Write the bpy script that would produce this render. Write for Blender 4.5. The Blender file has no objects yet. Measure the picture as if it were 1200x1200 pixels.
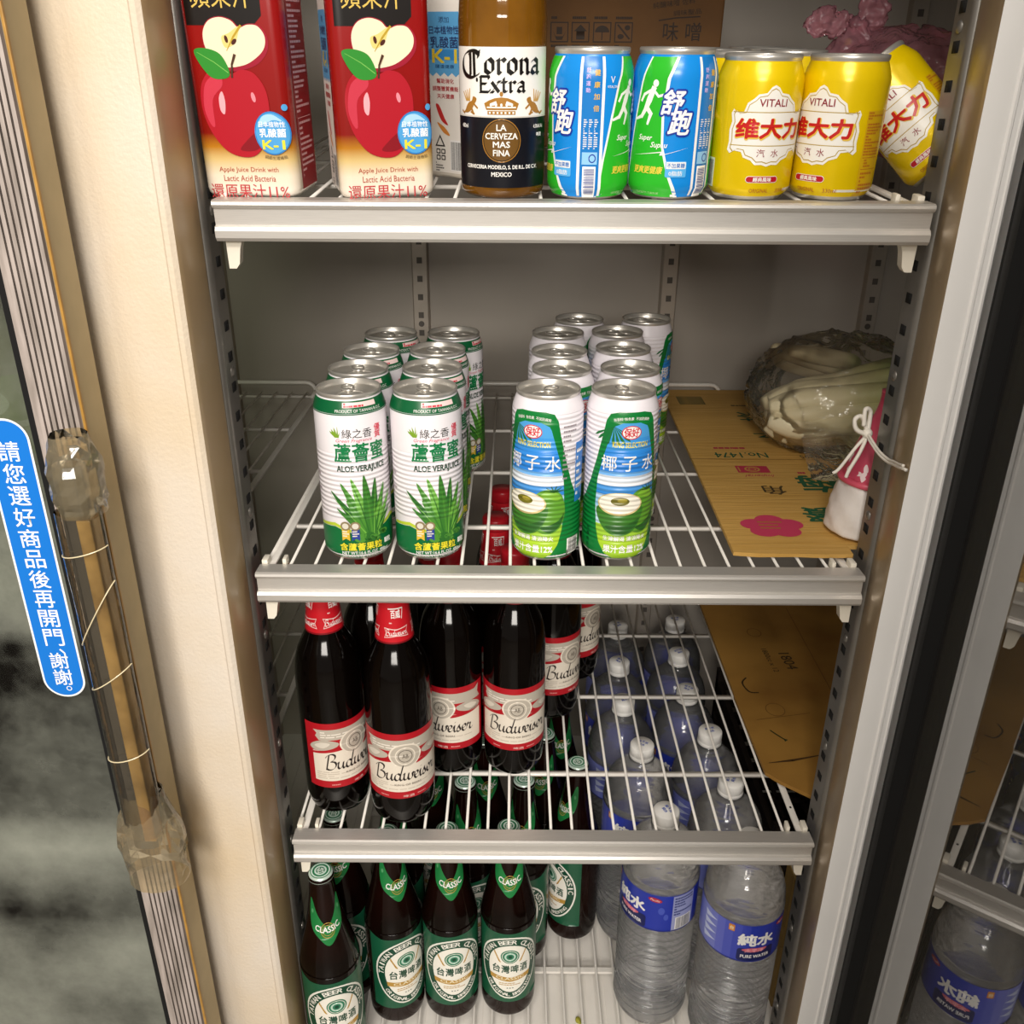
import bpy, bmesh, math, random
from mathutils import Vector, Matrix
import mathutils
from mathutils.geometry import tessellate_polygon
random.seed(7)
PI = math.pi
SC = bpy.context.scene
COL = SC.collection

# ------------------------------------------------------------------ camera, world, lamps, exposure
ZO = 0.97                      # height of the middle shelf above the shop floor
def camera():
    f, pi_, ya, ro = 1040.72, 0.42309, -0.00078, 0.00588
    fw = Vector((math.sin(ya)*math.cos(pi_), math.cos(ya)*math.cos(pi_), -math.sin(pi_)))
    r = Vector((math.cos(ya), -math.sin(ya), 0)); u = r.cross(fw)
    r2 = r*math.cos(ro) + u*math.sin(ro); u2 = -r*math.sin(ro) + u*math.cos(ro)
    cd = bpy.data.cameras.new('camera'); cd.sensor_width = 36; cd.lens = f/1200*36
    cd.clip_start = 0.02
    o = bpy.data.objects.new('camera', cd); COL.objects.link(o)
    o.matrix_world = Matrix(((r2.x, u2.x, -fw.x, -0.04686), (r2.y, u2.y, -fw.y, -0.74376),
                             (r2.z, u2.z, -fw.z, 0.39903+ZO), (0, 0, 0, 1)))
    SC.camera = o
camera()
w = bpy.data.worlds.new('shop'); SC.world = w; w.use_nodes = True
bg = w.node_tree.nodes['Background']; bg.inputs[0].default_value = (1.0, 0.90, 0.78, 1); bg.inputs[1].default_value = 0.30
def area(name, loc, aim, size, size_y, power, col):
    l = bpy.data.lights.new(name, 'AREA'); l.shape = 'RECTANGLE'; l.size = size; l.size_y = size_y
    l.energy = power; l.color = col
    o = bpy.data.objects.new(name, l); COL.objects.link(o); o.location = loc
    o.rotation_euler = (Vector(aim)-Vector(loc)).to_track_quat('-Z', 'Y').to_euler()
area('ceiling_lamp_near', (-0.40, -1.20, 2.75), (0, 0.1, 0.75), 0.25, 1.2, 13, (1, .93, .84))
area('ceiling_lamp_far', (-0.10, -2.3, 2.65), (0, 0.1, 0.7), 1.2, 0.3, 36, (1, .95, .89))
area('shop_front_lamp', (-0.10, -3.0, 2.05), (0, 0.2, 0.9), 1.3, 0.5, 62, (1, .94, .86))
SC.view_settings.view_transform = 'Standard'; SC.view_settings.look = 'None'
SC.view_settings.gamma = 1; SC.view_settings.use_curve_mapping = False
SC.view_settings.exposure = 0.05

# ------------------------------------------------------------------ helpers
def lin(h):
    v = [int(h[i:i+2], 16)/255 for i in (0, 2, 4)]
    return tuple(c/12.92 if c <= .04045 else ((c+.055)/1.055)**2.4 for c in v) + (1,)
MATS = {}
def mat(name, hexc, rough=.5, metal=0., coat=0., var=0., vscale=40., bump=0., bscale=200., trans=0., ior=1.45,
        rib=None, stretch=None, hex2=None, alpha=1., emit=None, spec=.5):
    if name in MATS: return MATS[name]
    m = bpy.data.materials.new(name); m.use_nodes = True; nt = m.node_tree; b = nt.nodes['Principled BSDF']
    N = nt.nodes.new; L = nt.links.new
    b.inputs['Base Color'].default_value = lin(hexc); b.inputs['Roughness'].default_value = rough
    b.inputs['Metallic'].default_value = metal; b.inputs['Coat Weight'].default_value = coat
    b.inputs['Coat Roughness'].default_value = .08; b.inputs['Specular IOR Level'].default_value = spec
    b.inputs['Transmission Weight'].default_value = trans; b.inputs['IOR'].default_value = ior
    b.inputs['Alpha'].default_value = alpha
    if var or bump:
        tc = N('ShaderNodeTexCoord'); src = tc.outputs['Object']
        if stretch:
            mp = N('ShaderNodeMapping'); mp.inputs['Scale'].default_value = stretch; L(src, mp.inputs[0]); src = mp.outputs[0]
        if var:
            n = N('ShaderNodeTexNoise'); n.inputs['Scale'].default_value = vscale; n.inputs['Detail'].default_value = 5; L(src, n.inputs[0])
            mx = N('ShaderNodeMix'); mx.data_type = 'RGBA'; c = lin(hexc)
            mx.inputs[6].default_value = c
            mx.inputs[7].default_value = lin(hex2) if hex2 else tuple(x*(1-var) for x in c[:3]) + (1,)
            rp = N('ShaderNodeValToRGB'); rp.color_ramp.elements[0].position = .38; rp.color_ramp.elements[1].position = .68
            L(n.outputs[0], rp.inputs[0]); L(rp.outputs[0], mx.inputs[0]); L(mx.outputs[2], b.inputs['Base Color'])
        if bump:
            n2 = N('ShaderNodeTexNoise'); n2.inputs['Scale'].default_value = bscale; n2.inputs['Detail'].default_value = 4; L(src, n2.inputs[0])
            bp = N('ShaderNodeBump'); bp.inputs['Strength'].default_value = bump; bp.inputs['Distance'].default_value = .002
            L(n2.outputs[0], bp.inputs['Height']); L(bp.outputs[0], b.inputs['Normal'])
    if rib:                                              # pressed rings round a can: pitch, from, to
        pitch, z0, z1 = rib
        tc = N('ShaderNodeTexCoord'); sp = N('ShaderNodeSeparateXYZ'); L(tc.outputs['Object'], sp.inputs[0])
        def mth(op, a, bb):
            k = N('ShaderNodeMath'); k.operation = op
            for i, x in enumerate((a, bb)):
                if x is None: continue
                if isinstance(x, (int, float)): k.inputs[i].default_value = x
                else: L(x, k.inputs[i])
            return k.outputs[0]
        z = sp.outputs[2]
        s = mth('SINE', mth('MULTIPLY', z, 2*PI/pitch), None)
        win = mth('MULTIPLY', mth('GREATER_THAN', z, z0), mth('LESS_THAN', z, z1))
        hgt = mth('MULTIPLY', s, win)
        bp = N('ShaderNodeBump'); bp.inputs['Strength'].default_value = .35; bp.inputs['Distance'].default_value = .0016
        L(hgt, bp.inputs['Height']); L(bp.outputs[0], b.inputs['Normal'])
    if emit:
        b.inputs['Emission Color'].default_value = lin(emit); b.inputs['Emission Strength'].default_value = 1
    MATS[name] = m; return m
def ink(hexc, rib=None, rough=.32, metal=0.):
    return mat('ink_' + hexc + ('_r%g' % rib[1] if rib else '') + ('_%g_%g' % (rough, metal) if (rough, metal) != (.32, 0.) else ''), hexc, rough, metal, rib=rib)
def clear_mat(name, tint, white, gloss, rough, bump=0., bscale=60., whitecol='FFFFFF'):
    """thin clear plastic or glass: see-through, with a mirror reflection that grows at grazing angles, and a little milkiness"""
    if name in MATS: return MATS[name]
    m = bpy.data.materials.new(name); m.use_nodes = True; nt = m.node_tree; N = nt.nodes.new; L = nt.links.new
    nt.nodes.remove(nt.nodes['Principled BSDF']); out = nt.nodes['Material Output']
    tr = N('ShaderNodeBsdfTransparent'); tr.inputs[0].default_value = lin(tint)
    gl = N('ShaderNodeBsdfGlossy'); gl.inputs['Roughness'].default_value = rough
    df = N('ShaderNodeBsdfDiffuse'); df.inputs[0].default_value = lin(whitecol)
    tl = N('ShaderNodeBsdfTranslucent'); tl.inputs[0].default_value = lin(whitecol)
    dm = N('ShaderNodeMixShader'); dm.inputs[0].default_value = .5; L(df.outputs[0], dm.inputs[1]); L(tl.outputs[0], dm.inputs[2])
    m1 = N('ShaderNodeMixShader'); m1.inputs[0].default_value = white; L(tr.outputs[0], m1.inputs[1]); L(dm.outputs[0], m1.inputs[2])
    fr = N('ShaderNodeFresnel'); fr.inputs[0].default_value = gloss
    m2 = N('ShaderNodeMixShader'); L(fr.outputs[0], m2.inputs[0]); L(m1.outputs[0], m2.inputs[1]); L(gl.outputs[0], m2.inputs[2])
    if bump:
        tc = N('ShaderNodeTexCoord'); n = N('ShaderNodeTexNoise'); n.inputs['Scale'].default_value = bscale; n.inputs['Detail'].default_value = 3
        n.inputs['Distortion'].default_value = 1.2
        L(tc.outputs['Object'], n.inputs[0]); bp = N('ShaderNodeBump'); bp.inputs['Strength'].default_value = bump; bp.inputs['Distance'].default_value = .004
        L(n.outputs[0], bp.inputs['Height'])
        for q in (gl, df, fr): L(bp.outputs[0], q.inputs['Normal'])
    L(m2.outputs[0], out.inputs[0]); MATS[name] = m; return m

def mesh(name, bm, mats, parent=None, loc=(0, 0, 0), rot=(0, 0, 0), smooth=None):
    me = bpy.data.meshes.new(name)
    if smooth is not None:
        for f in bm.faces: f.smooth = True
        for e in bm.edges:
            if len(e.link_faces) == 2 and e.calc_face_angle(0) > smooth: e.smooth = False
    bm.normal_update(); bm.to_mesh(me); bm.free()
    for m in (mats if isinstance(mats, (list, tuple)) else [mats]): me.materials.append(m)
    o = bpy.data.objects.new(name, me); COL.objects.link(o); o.parent = parent; o.location = loc; o.rotation_euler = rot
    return o
def empty(name, loc=(0, 0, 0), rot=(0, 0, 0)):
    o = bpy.data.objects.new(name, None); o.empty_display_size = .03; COL.objects.link(o); o.location = loc; o.rotation_euler = rot; return o
def tag(o, label, cat=None, group=None, kind=None):
    o['label'] = label
    if cat: o['category'] = cat
    if group: o['group'] = group
    if kind: o['kind'] = kind
    return o
def copy_tree(o, parent=None):
    c = o.copy(); COL.objects.link(c); c.parent = parent
    for ch in list(KIDS.get(o, ())): copy_tree(ch, c)
    return c
class KidMap:
    def get(self, o, d=()): return [c for c in bpy.data.objects if c.parent == o]
KIDS = KidMap()
def box(bm, x0, x1, y0, y1, z0, z1, mi=0, bev=0.):
    vs = [bm.verts.new((x, y, z)) for x in (x0, x1) for y in (y0, y1) for z in (z0, z1)]
    fs = [bm.faces.new([vs[i] for i in q]) for q in ((0, 1, 3, 2), (4, 6, 7, 5), (0, 4, 5, 1), (2, 3, 7, 6), (0, 2, 6, 4), (1, 5, 7, 3))]
    for f in fs: f.material_index = mi
    if bev:
        r = bmesh.ops.bevel(bm, geom=list({e for f in fs for e in f.edges}), offset=bev, segments=2, affect='EDGES', profile=.5)
        for f in r['faces']: f.material_index = mi
def lathe(bm, prof, seg=48, mi=0, cap0=True, cap1=True, ph=0., scal=None):
    """prof: (r, z[, mat])"""
    rings = []
    for p in prof:
        ring = []
        for i in range(seg):
            a = 2*PI*i/seg+ph; r = p[0]*(scal(a, p[1]) if scal else 1)
            ring.append(bm.verts.new((r*math.sin(a), -r*math.cos(a), p[1])))
        rings.append(ring)
    for k in range(len(rings)-1):
        m = prof[k][2] if len(prof[k]) > 2 else mi
        for i in range(seg):
            f = bm.faces.new((rings[k][i], rings[k][(i+1) % seg], rings[k+1][(i+1) % seg], rings[k+1][i])); f.material_index = m
    if cap0: bm.faces.new(rings[0][::-1]).material_index = prof[0][2] if len(prof[0]) > 2 else mi
    if cap1: bm.faces.new(rings[-1]).material_index = prof[-1][2] if len(prof[-1]) > 2 else mi
def tube(bm, pts, r, seg=8, mi=0, closed=False):
    pts = [Vector(p) for p in pts]; n = len(pts); rings = []
    up = Vector((0, 0, 1))
    for i, p in enumerate(pts):
        a = pts[i-1] if (i > 0 or closed) else p; b = pts[(i+1) % n] if (i < n-1 or closed) else p
        d = (b-a).normalized()
        s = d.cross(up)
        if s.length < .05: s = d.cross(Vector((0, 1, 0)))
        s.normalize(); t = s.cross(d).normalized(); rr = r[i] if isinstance(r, (list, tuple)) else r
        rings.append([bm.verts.new(p+rr*(s*math.cos(2*PI*k/seg)+t*math.sin(2*PI*k/seg))) for k in range(seg)])
    m = n if closed else n-1
    for i in range(m):
        A, B = rings[i], rings[(i+1) % n]
        for k in range(seg):
            bm.faces.new((A[k], A[(k+1) % seg], B[(k+1) % seg], B[k])).material_index = mi
    if not closed:
        bm.faces.new(rings[0][::-1]).material_index = mi; bm.faces.new(rings[-1]).material_index = mi
def prism(bm, prof, axis, a0, a1, mi=0):
    """extrude a closed 2D outline; axis 0: outline is (y,z); 2: (x,y); 1: (x,z)"""
    def P(p, a): return {0: (a, p[0], p[1]), 1: (p[0], a, p[1]), 2: (p[0], p[1], a)}[axis]
    A = [bm.verts.new(P(p, a0)) for p in prof]; B = [bm.verts.new(P(p, a1)) for p in prof]; n = len(prof)
    fs = [bm.faces.new((A[i], A[(i+1) % n], B[(i+1) % n], B[i])) for i in range(n)]
    for tri in tessellate_polygon([[Vector((p[0], p[1], 0)) for p in prof]]):
        fs.append(bm.faces.new([A[i] for i in tri])); fs.append(bm.faces.new([B[i] for i in tri][::-1]))
    for f in fs: f.material_index = mi
    bmesh.ops.recalc_face_normals(bm, faces=fs)
def spline(pts, n=6, closed=False):
    out = []; m = len(pts)
    for i in range(m if closed else m-1):
        g = lambda k: pts[k % m] if closed else pts[max(0, min(m-1, k))]
        p0, p1, p2, p3 = g(i-1), g(i), g(i+1), g(i+2)
        for j in range(n):
            t = j/n
            out.append(tuple(.5*(2*b+(c-a)*t+(2*a-5*b+4*c-d)*t*t+(3*b-a-3*c+d)*t**3) for a, b, c, d in zip(p0, p1, p2, p3)))
    if not closed: out.append(tuple(pts[-1]))
    return out

# ------------------------------------------------------------------ printing: flat artwork cut fine and laid onto a surface
_TX = {}
def glyphs(s, bold=0., shear=0.):
    k = (s, bold, shear)
    if k not in _TX:
        c = bpy.data.curves.new('t', 'FONT'); c.body = s; c.offset = bold; c.shear = shear; c.resolution_u = 2
        o = bpy.data.objects.new('t', c); COL.objects.link(o)
        dg = bpy.context.evaluated_depsgraph_get(); ev = o.evaluated_get(dg); me = ev.to_mesh()
        vs = [(v.co.x, v.co.y) for v in me.vertices]; fs = [tuple(p.vertices) for p in me.polygons]
        ev.to_mesh_clear(); bpy.data.objects.remove(o); bpy.data.curves.remove(c)
        _TX[k] = (vs, fs)
    return _TX[k]
class Sheet:
    def __init__(s): s.g = {}; s.mats = []
    def mi(s, m):
        if m not in s.mats: s.mats.append(m)
        return s.mats.index(m)
    def add(s, polys, m, layer): s.g.setdefault((s.mi(m), layer), []).extend(polys)
    def poly(s, pts, m, layer=1):
        vs = [Vector((p[0], p[1], 0)) for p in pts]
        s.add([[(pts[i][0], pts[i][1]) for i in t] for t in tessellate_polygon([vs])], m, layer)
    def rect(s, x0, x1, y0, y1, m, layer=1): s.add([[(x0, y0), (x1, y0), (x1, y1), (x0, y1)]], m, layer)
    def rrect(s, x0, x1, y0, y1, r, m, layer=1, n=5):
        pts = []
        for cx, cy, a0 in ((x1-r, y0+r, -PI/2), (x1-r, y1-r, 0), (x0+r, y1-r, PI/2), (x0+r, y0+r, PI)):
            pts += [(cx+r*math.cos(a0+PI/2*k/n), cy+r*math.sin(a0+PI/2*k/n)) for k in range(n+1)]
        s.poly(pts, m, layer)
    def ell(s, cx, cy, rx, ry, m, layer=1, n=28, rot=0.):
        c, d = math.cos(rot), math.sin(rot)
        s.poly([(cx+rx*math.cos(2*PI*i/n)*c-ry*math.sin(2*PI*i/n)*d, cy+rx*math.cos(2*PI*i/n)*d+ry*math.sin(2*PI*i/n)*c) for i in range(n)], m, layer)
    def blob(s, pts, m, layer=1, n=5): s.poly(spline(pts, n, True), m, layer)
    def ring(s, cx, cy, rx, ry, wd, m, layer=1, a0=0., a1=2*PI, n=32):
        q = []
        for i in range(n):
            t0, t1 = a0+(a1-a0)*i/n, a0+(a1-a0)*(i+1)/n
            q.append([(cx+(rx-wd)*math.cos(t0), cy+(ry-wd)*math.sin(t0)), (cx+rx*math.cos(t0), cy+ry*math.sin(t0)),
                      (cx+rx*math.cos(t1), cy+ry*math.sin(t1)), (cx+(rx-wd)*math.cos(t1), cy+(ry-wd)*math.sin(t1))])
        s.add(q, m, layer)
    def line(s, pts, wd, m, layer=1):
        q = []
        for i in range(len(pts)-1):
            (x0, y0), (x1, y1) = pts[i], pts[i+1]; L = math.hypot(x1-x0, y1-y0) or 1e-9
            a = wd[i] if isinstance(wd, list) else wd; b = wd[i+1] if isinstance(wd, list) else wd
            nx, ny = -(y1-y0)/L/2, (x1-x0)/L/2; ex, ey = (x1-x0)/L*a*.3, (y1-y0)/L*a*.3
            q.append([(x0-nx*a-ex, y0-ny*a-ey), (x1-nx*b+ex, y1-ny*b+ey), (x1+nx*b+ex, y1+ny*b+ey), (x0+nx*a-ex, y0+ny*a-ey)])
        s.add(q, m, layer)
    def pen(s, pts, nib, m, layer=1, ang=.7, thin=.18):
        """broad-nib stroke"""
        c, d = math.cos(ang)*nib/2, math.sin(ang)*nib/2; e, f = -d*thin, c*thin; q = []
        for i in range(len(pts)-1):
            (x0, y0), (x1, y1) = pts[i], pts[i+1]
            q.append([(x0-c, y0-d), (x0+c, y0+d), (x1+c, y1+d), (x1-c, y1-d)])
            q.append([(x0-e, y0-f), (x0+e, y0+f), (x1+e, y1+f), (x1-e, y1-f)])
        for k in range(4): s.add(q[k::4], m, layer+.1*k)
    def text(s, t, cx, cy, wd, h, m, layer=2, bold=0., shear=0., rot=0., arc=None):
        vs, fs = glyphs(t, 0., shear)
        if not vs: return
        x0 = min(v[0] for v in vs); x1 = max(v[0] for v in vs); y0 = min(v[1] for v in vs); y1 = max(v[1] for v in vs)
        if h is None: h = wd*(y1-y0)/(x1-x0)
        if wd is None: wd = h*(x1-x0)/(y1-y0)
        c, d = math.cos(rot), math.sin(rot); out = []
        for x, y in vs:
            a = ((x-x0)/(x1-x0)-.5)*wd; b = ((y-y0)/(y1-y0)-.5)*h
            if arc:                                   # arc: signed radius, text bends round a centre below (+) or above (-)
                th = a/abs(arc)
                if arc > 0: a, b = (arc+b)*math.sin(th), (arc+b)*math.cos(th)-arc
                else: R = -arc; a, b = (R-b)*math.sin(th), R-(R-b)*math.cos(th)
            out.append((cx+a*c-b*d, cy+a*d+b*c))
        bd = bold*(h or .001)*.9 if len(t) < 2 or h < wd else bold*wd*.9
        kk = -1
        for dx, dy in ([(0, 0)] if not bold else [(bd*math.cos(k*PI/4), bd*math.sin(k*PI/4)) for k in range(1, 9, 1 if bold > .04 else 2)]):
            kk += 1; s.add([[(out[i][0]+dx, out[i][1]+dy) for i in f] for f in fs], m, layer+.05*kk)
    def vtext(s, t, cx, y_top, size, pitch, m, layer=2, bold=0.):
        for i, ch in enumerate(t): s.text(ch, cx, y_top-pitch*(i+.5), size, size, m, layer, bold)
    def dashes(s, x0, x1, y0, y1, rows, m, layer=2, fill=.55, seed=1, vert=False):
        """print too small to read: rows of broken strokes"""
        rn = random.Random(seed)
        for k in range(rows):
            y = y1-(k+.5)*(y1-y0)/rows; h = (y1-y0)/rows*fill/2; x = x0
            while x < x1:
                L = min((x1-x0)*rn.uniform(.05, .16), x1-x)
                s.rect(x, x+L*.85, y-h, y+h, m, layer); x += L
                if rn.random() < .12: break
    def bars(s, x0, x1, y0, y1, n, m, layer=2, seed=3, horiz=False):
        rn = random.Random(seed)
        for k in range(n):
            if horiz:
                y = y0+(y1-y0)*k/n; s.rect(x0, x1, y, y+(y1-y0)/n*rn.uniform(.3, .7), m, layer)
            else:
                x = x0+(x1-x0)*k/n; s.rect(x, x+(x1-x0)/n*rn.uniform(.3, .7), y0, y1, m, layer)
    def shift(s, dx=0., dy=0., sx=1., sy=1.):
        for k in s.g: s.g[k] = [[(x*sx+dx, y*sy+dy) for x, y in p] for p in s.g[k]]
    def clip_to(s, f): pass
    def build(s, bm, mapper, mi0=0, du=.003, dv=0., step=.00012, base=.0001, clip=None):
        """clip: (u0,u1,v0,v1) window"""
        for (mi, layer), polys in s.g.items():
            t = bmesh.new(); vm = {}
            for p in polys:
                vs = []
                for x, y in p:
                    k = (round(x, 6), round(y, 6))
                    if k not in vm: vm[k] = t.verts.new((x, y, 0))
                    if vm[k] not in vs: vs.append(vm[k])
                if len(vs) > 2:
                    try: t.faces.new(vs)
                    except ValueError: pass
            def cut(co, no, inner=False, outer=False):
                bmesh.ops.bisect_plane(t, geom=t.verts[:]+t.edges[:]+t.faces[:], plane_co=co, plane_no=no, clear_inner=inner, clear_outer=outer)
            if clip:
                cut((clip[0], 0, 0), (1, 0, 0), inner=True); cut((clip[1], 0, 0), (1, 0, 0), outer=True)
                cut((0, clip[2], 0), (0, 1, 0), inner=True); cut((0, clip[3], 0), (0, 1, 0), outer=True)
            if not t.verts: t.free(); continue
            if du:
                a = min(v.co.x for v in t.verts); b = max(v.co.x for v in t.verts); k = math.ceil(a/du)
                while k*du < b: cut((k*du, 0, 0), (1, 0, 0)); k += 1
            if dv:
                a = min(v.co.y for v in t.verts); b = max(v.co.y for v in t.verts); k = math.ceil(a/dv)
                while k*dv < b: cut((0, k*dv, 0), (0, 1, 0)); k += 1
            off = base+step*layer; mp = {}
            for v in t.verts: mp[v] = bm.verts.new(mapper(v.co.x, v.co.y, off))
            for f in t.faces:
                f.normal_update()
                vs = [mp[v] for v in f.verts]
                if f.normal.z < 0: vs.reverse()
                try: nf = bm.faces.new(vs)
                except ValueError: continue
                nf.material_index = mi+mi0; nf.smooth = True
            t.free()
def cyl_map(R, rad=None):
    def f(u, v, off):
        a = u/R; r = (rad(v) if rad else R)+off
        return (r*math.sin(a), -r*math.cos(a), v)
    return f
def flat_map(o, ex, ey, en):
    o, ex, ey, en = Vector(o), Vector(ex), Vector(ey), Vector(en)
    return lambda u, v, off: o+ex*u+ey*v+en*off
def prof_rad(prof):
    def f(v):
        for a, b in zip(prof, prof[1:]):
            if min(a[1], b[1]) <= v <= max(a[1], b[1]) and a[1] != b[1]:
                return a[0]+(b[0]-a[0])*(v-a[1])/(b[1]-a[1])
        return prof[0][0] if v < prof[0][1] else prof[-1][0]
    return f
def sheet_obj(name, sh, mapper, parent, du=.003, dv=0., smooth=None, clip=None, **k):
    bm = bmesh.new(); sh.build(bm, mapper, 0, du, dv, clip=clip, **k)
    return mesh(name, bm, sh.mats, parent)

ALU = mat('brushed_aluminium', 'D6D2CC', .38, .55, var=.08, vscale=25, stretch=(2, 60, 60))
STEEL = mat('galvanised_post', '8E8A84', .38, .7, var=.15, vscale=30)
DARK = mat('slot_dark', '0B0A0A', .9, var=.2)
WIRE = mat('white_coated_wire', 'E9E4DC', .35, coat=.3, var=.06, vscale=60)
LIDM = mat('can_lid_metal', 'D8D4CC', .33, .7, var=.08, vscale=50)
WARM_WHITE = mat('warm_lit_white_plastic', 'DCD1C2', .45, coat=.1, var=.05, vscale=5, bump=.25, bscale=330, hex2='D6C3A6')  # same white plastic as the right mullion, warm light put into its colour
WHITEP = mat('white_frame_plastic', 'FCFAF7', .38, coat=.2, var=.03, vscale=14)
WARM_SIDE = mat('warm_lit_frame_side', 'C2A67E', .4, coat=.1, var=.06, vscale=10)  # left mullion's side faces, warm reflected light put into the colour
LINER = mat('liner_panel', 'A79F95', .5, var=.05, vscale=6)
RUBBER = mat('black_gasket', '060606', .85, var=.2, vscale=30)
WHITE = 'F4F2EE'
# ------------------------------------------------------------------ room shell
S4, S3, S2 = -.68, -.3335, 0.
def s1(y): return .33434+.07846*y
TILT = math.atan(.07846)
bm = bmesh.new(); box(bm, -3, 3, -3.2, .9, -.05, 0)
tag(mesh('floor', bm, mat('shop_floor_tile', '8C857B', .4, var=.2, vscale=6)), 'grey tiled shop floor', kind='structure')
bm = bmesh.new(); box(bm, -3, 3, .9, .95, 0, 3)
tag(mesh('wall_back', bm, mat('shop_wall', 'B9B0A4', .7, var=.08, vscale=3)), 'shop wall behind the refrigerator', kind='structure')

# ------------------------------------------------------------------ the refrigerator: carcass, mullions, posts, doors
FR = tag(empty('display_refrigerator', (0, 0, 0)), 'tall glass-door drinks refrigerator with its middle door open', 'refrigerator')
O = (0, 0, ZO)
def fpart(name, bm, m, parent=FR, smooth=None): return mesh(name, bm, m, parent, O if parent is FR else (0, 0, 0), smooth=smooth)
bm = bmesh.new(); box(bm, -1.0, 1.05, .645, .68, -.72, .66); fpart('back_panel', bm, LINER)
bm = bmesh.new(); box(bm, -1.03, -1.0, .0, .68, -.72, .66); fpart('side_panel', bm, LINER)
bm = bmesh.new(); box(bm, 1.05, 1.08, .0, .68, -.72, .66); fpart('side_panel', bm, LINER)
bm = bmesh.new(); box(bm, -1.03, 1.08, -.05, .68, .66, .72); fpart('ceiling_panel', bm, LINER)
bm = bmesh.new(); box(bm, -1.0, 1.05, -.05, .645, -.76, -.70)
for k in range(80): box(bm, -.98+k*.0253, -.968+k*.0253, -.03, .63, -.7005, -.6985)
fpart('floor_liner', bm, mat('white_floor_liner', 'E6E1D9', .45, var=.06, vscale=18))
bm = bmesh.new(); box(bm, -1.03, 1.08, -.03, .68, -.968, -.76); fpart('plinth', bm, mat('plinth_steel', '6C6863', .5, .6, var=.1))
# left mullion, right mullion
bm = bmesh.new()
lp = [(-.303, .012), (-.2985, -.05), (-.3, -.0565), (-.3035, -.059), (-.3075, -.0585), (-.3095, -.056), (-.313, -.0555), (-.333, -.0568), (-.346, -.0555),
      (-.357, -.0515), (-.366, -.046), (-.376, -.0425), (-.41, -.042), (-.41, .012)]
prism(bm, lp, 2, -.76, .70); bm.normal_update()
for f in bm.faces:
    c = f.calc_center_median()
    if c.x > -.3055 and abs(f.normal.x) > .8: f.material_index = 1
fpart('mullion', bm, [WARM_WHITE, WARM_SIDE], smooth=.6)
bm = bmesh.new()
rp = [(.2975, .012), (.2815, -.0515), (.2828, -.0555), (.302, -.0562), (.3033, -.0578), (.305, -.0578), (.306, -.0568), (.3095, -.0568), (.3105, -.0578), (.3122, -.0575),
      (.317, -.0505), (.317, .0), (.38, .0), (.38, .012)]
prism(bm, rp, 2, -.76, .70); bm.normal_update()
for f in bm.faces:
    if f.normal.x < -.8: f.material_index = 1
fpart('mullion', bm, [WHITEP, mat('warm_lit_steel_side', 'A08C70', .3, .35, var=.12, vscale=8)], smooth=.6)  # second material: steel side, warm reflection painted into its colour
# perforated posts
def post(x, sgn, y0=.014, y1=.045):
    bm = bmesh.new()
    # folded sheet: face towards the compartment, rounded front edge, return along the mullion
    pr = [(x+sgn*.0016, y1), (x, y1)] + [(x+sgn*(.006-.006*math.cos(a)), y0+.006-.006*math.sin(a)) for a in [k*PI/12 for k in range(0, 7)]] + [(x+sgn*.02, y0), (x+sgn*.02, y1)]
    prism(bm, pr, 2, -.70, .66)
    for k in range(50):
        z = -.685+k*.0275
        box(bm, x-.0006 if sgn > 0 else x, x if sgn > 0 else x+.0006, y0+.014, y0+.024, z, z+.0085, 1)
        if k % 5 == 2:
            t = bmesh.new(); bmesh.ops.create_uvsphere(t, u_segments=12, v_segments=8, radius=.0048)
            for v in t.verts: v.co = (v.co.x*.5+x, v.co.y+y0+.019, v.co.z+z-.0095)
            m = bpy.data.meshes.new('t'); t.to_mesh(m); t.free(); n0 = len(bm.faces); bm.from_mesh(m); bpy.data.meshes.remove(m)
    fpart('perforated_post', bm, [STEEL, DARK], smooth=.7)
post(-.299, -1); post(.2945, 1)
for x in (-.19, .19, .502, -.5):
    bm = bmesh.new()
    prism(bm, [(x-.0135, .645), (x-.0115, .634), (x-.0105, .633), (x+.0105, .633), (x+.0115, .634), (x+.0135, .645)], 2, -.70, .66)
    for k in range(50):
        z = -.69+k*.0275; box(bm, x-.004, x+.004, .6324, .633, z, z+.009, 1)
        if k % 6 == 4:
            t = [(x+.0045*math.cos(a), z+.0185+.0045*math.sin(a)) for a in [j*PI/6 for j in range(12)]]
            prism(bm, t, 1, .6322, .633, 1)
    fpart('rear_upright', bm, [mat('rear_upright_metal', 'B5AB9F', .4, .35, var=.1), mat('rear_slot', '5A544E', .6, var=.2)])

bm = bmesh.new(); prism(bm, [(.2995, .262), (.3125, .262), (.3215, .118), (.3085, .118)], 1, .0515, .0535); fpart('black_strip', bm, RUBBER)  # plain black strip beside the right front post, in the gasket material
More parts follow.
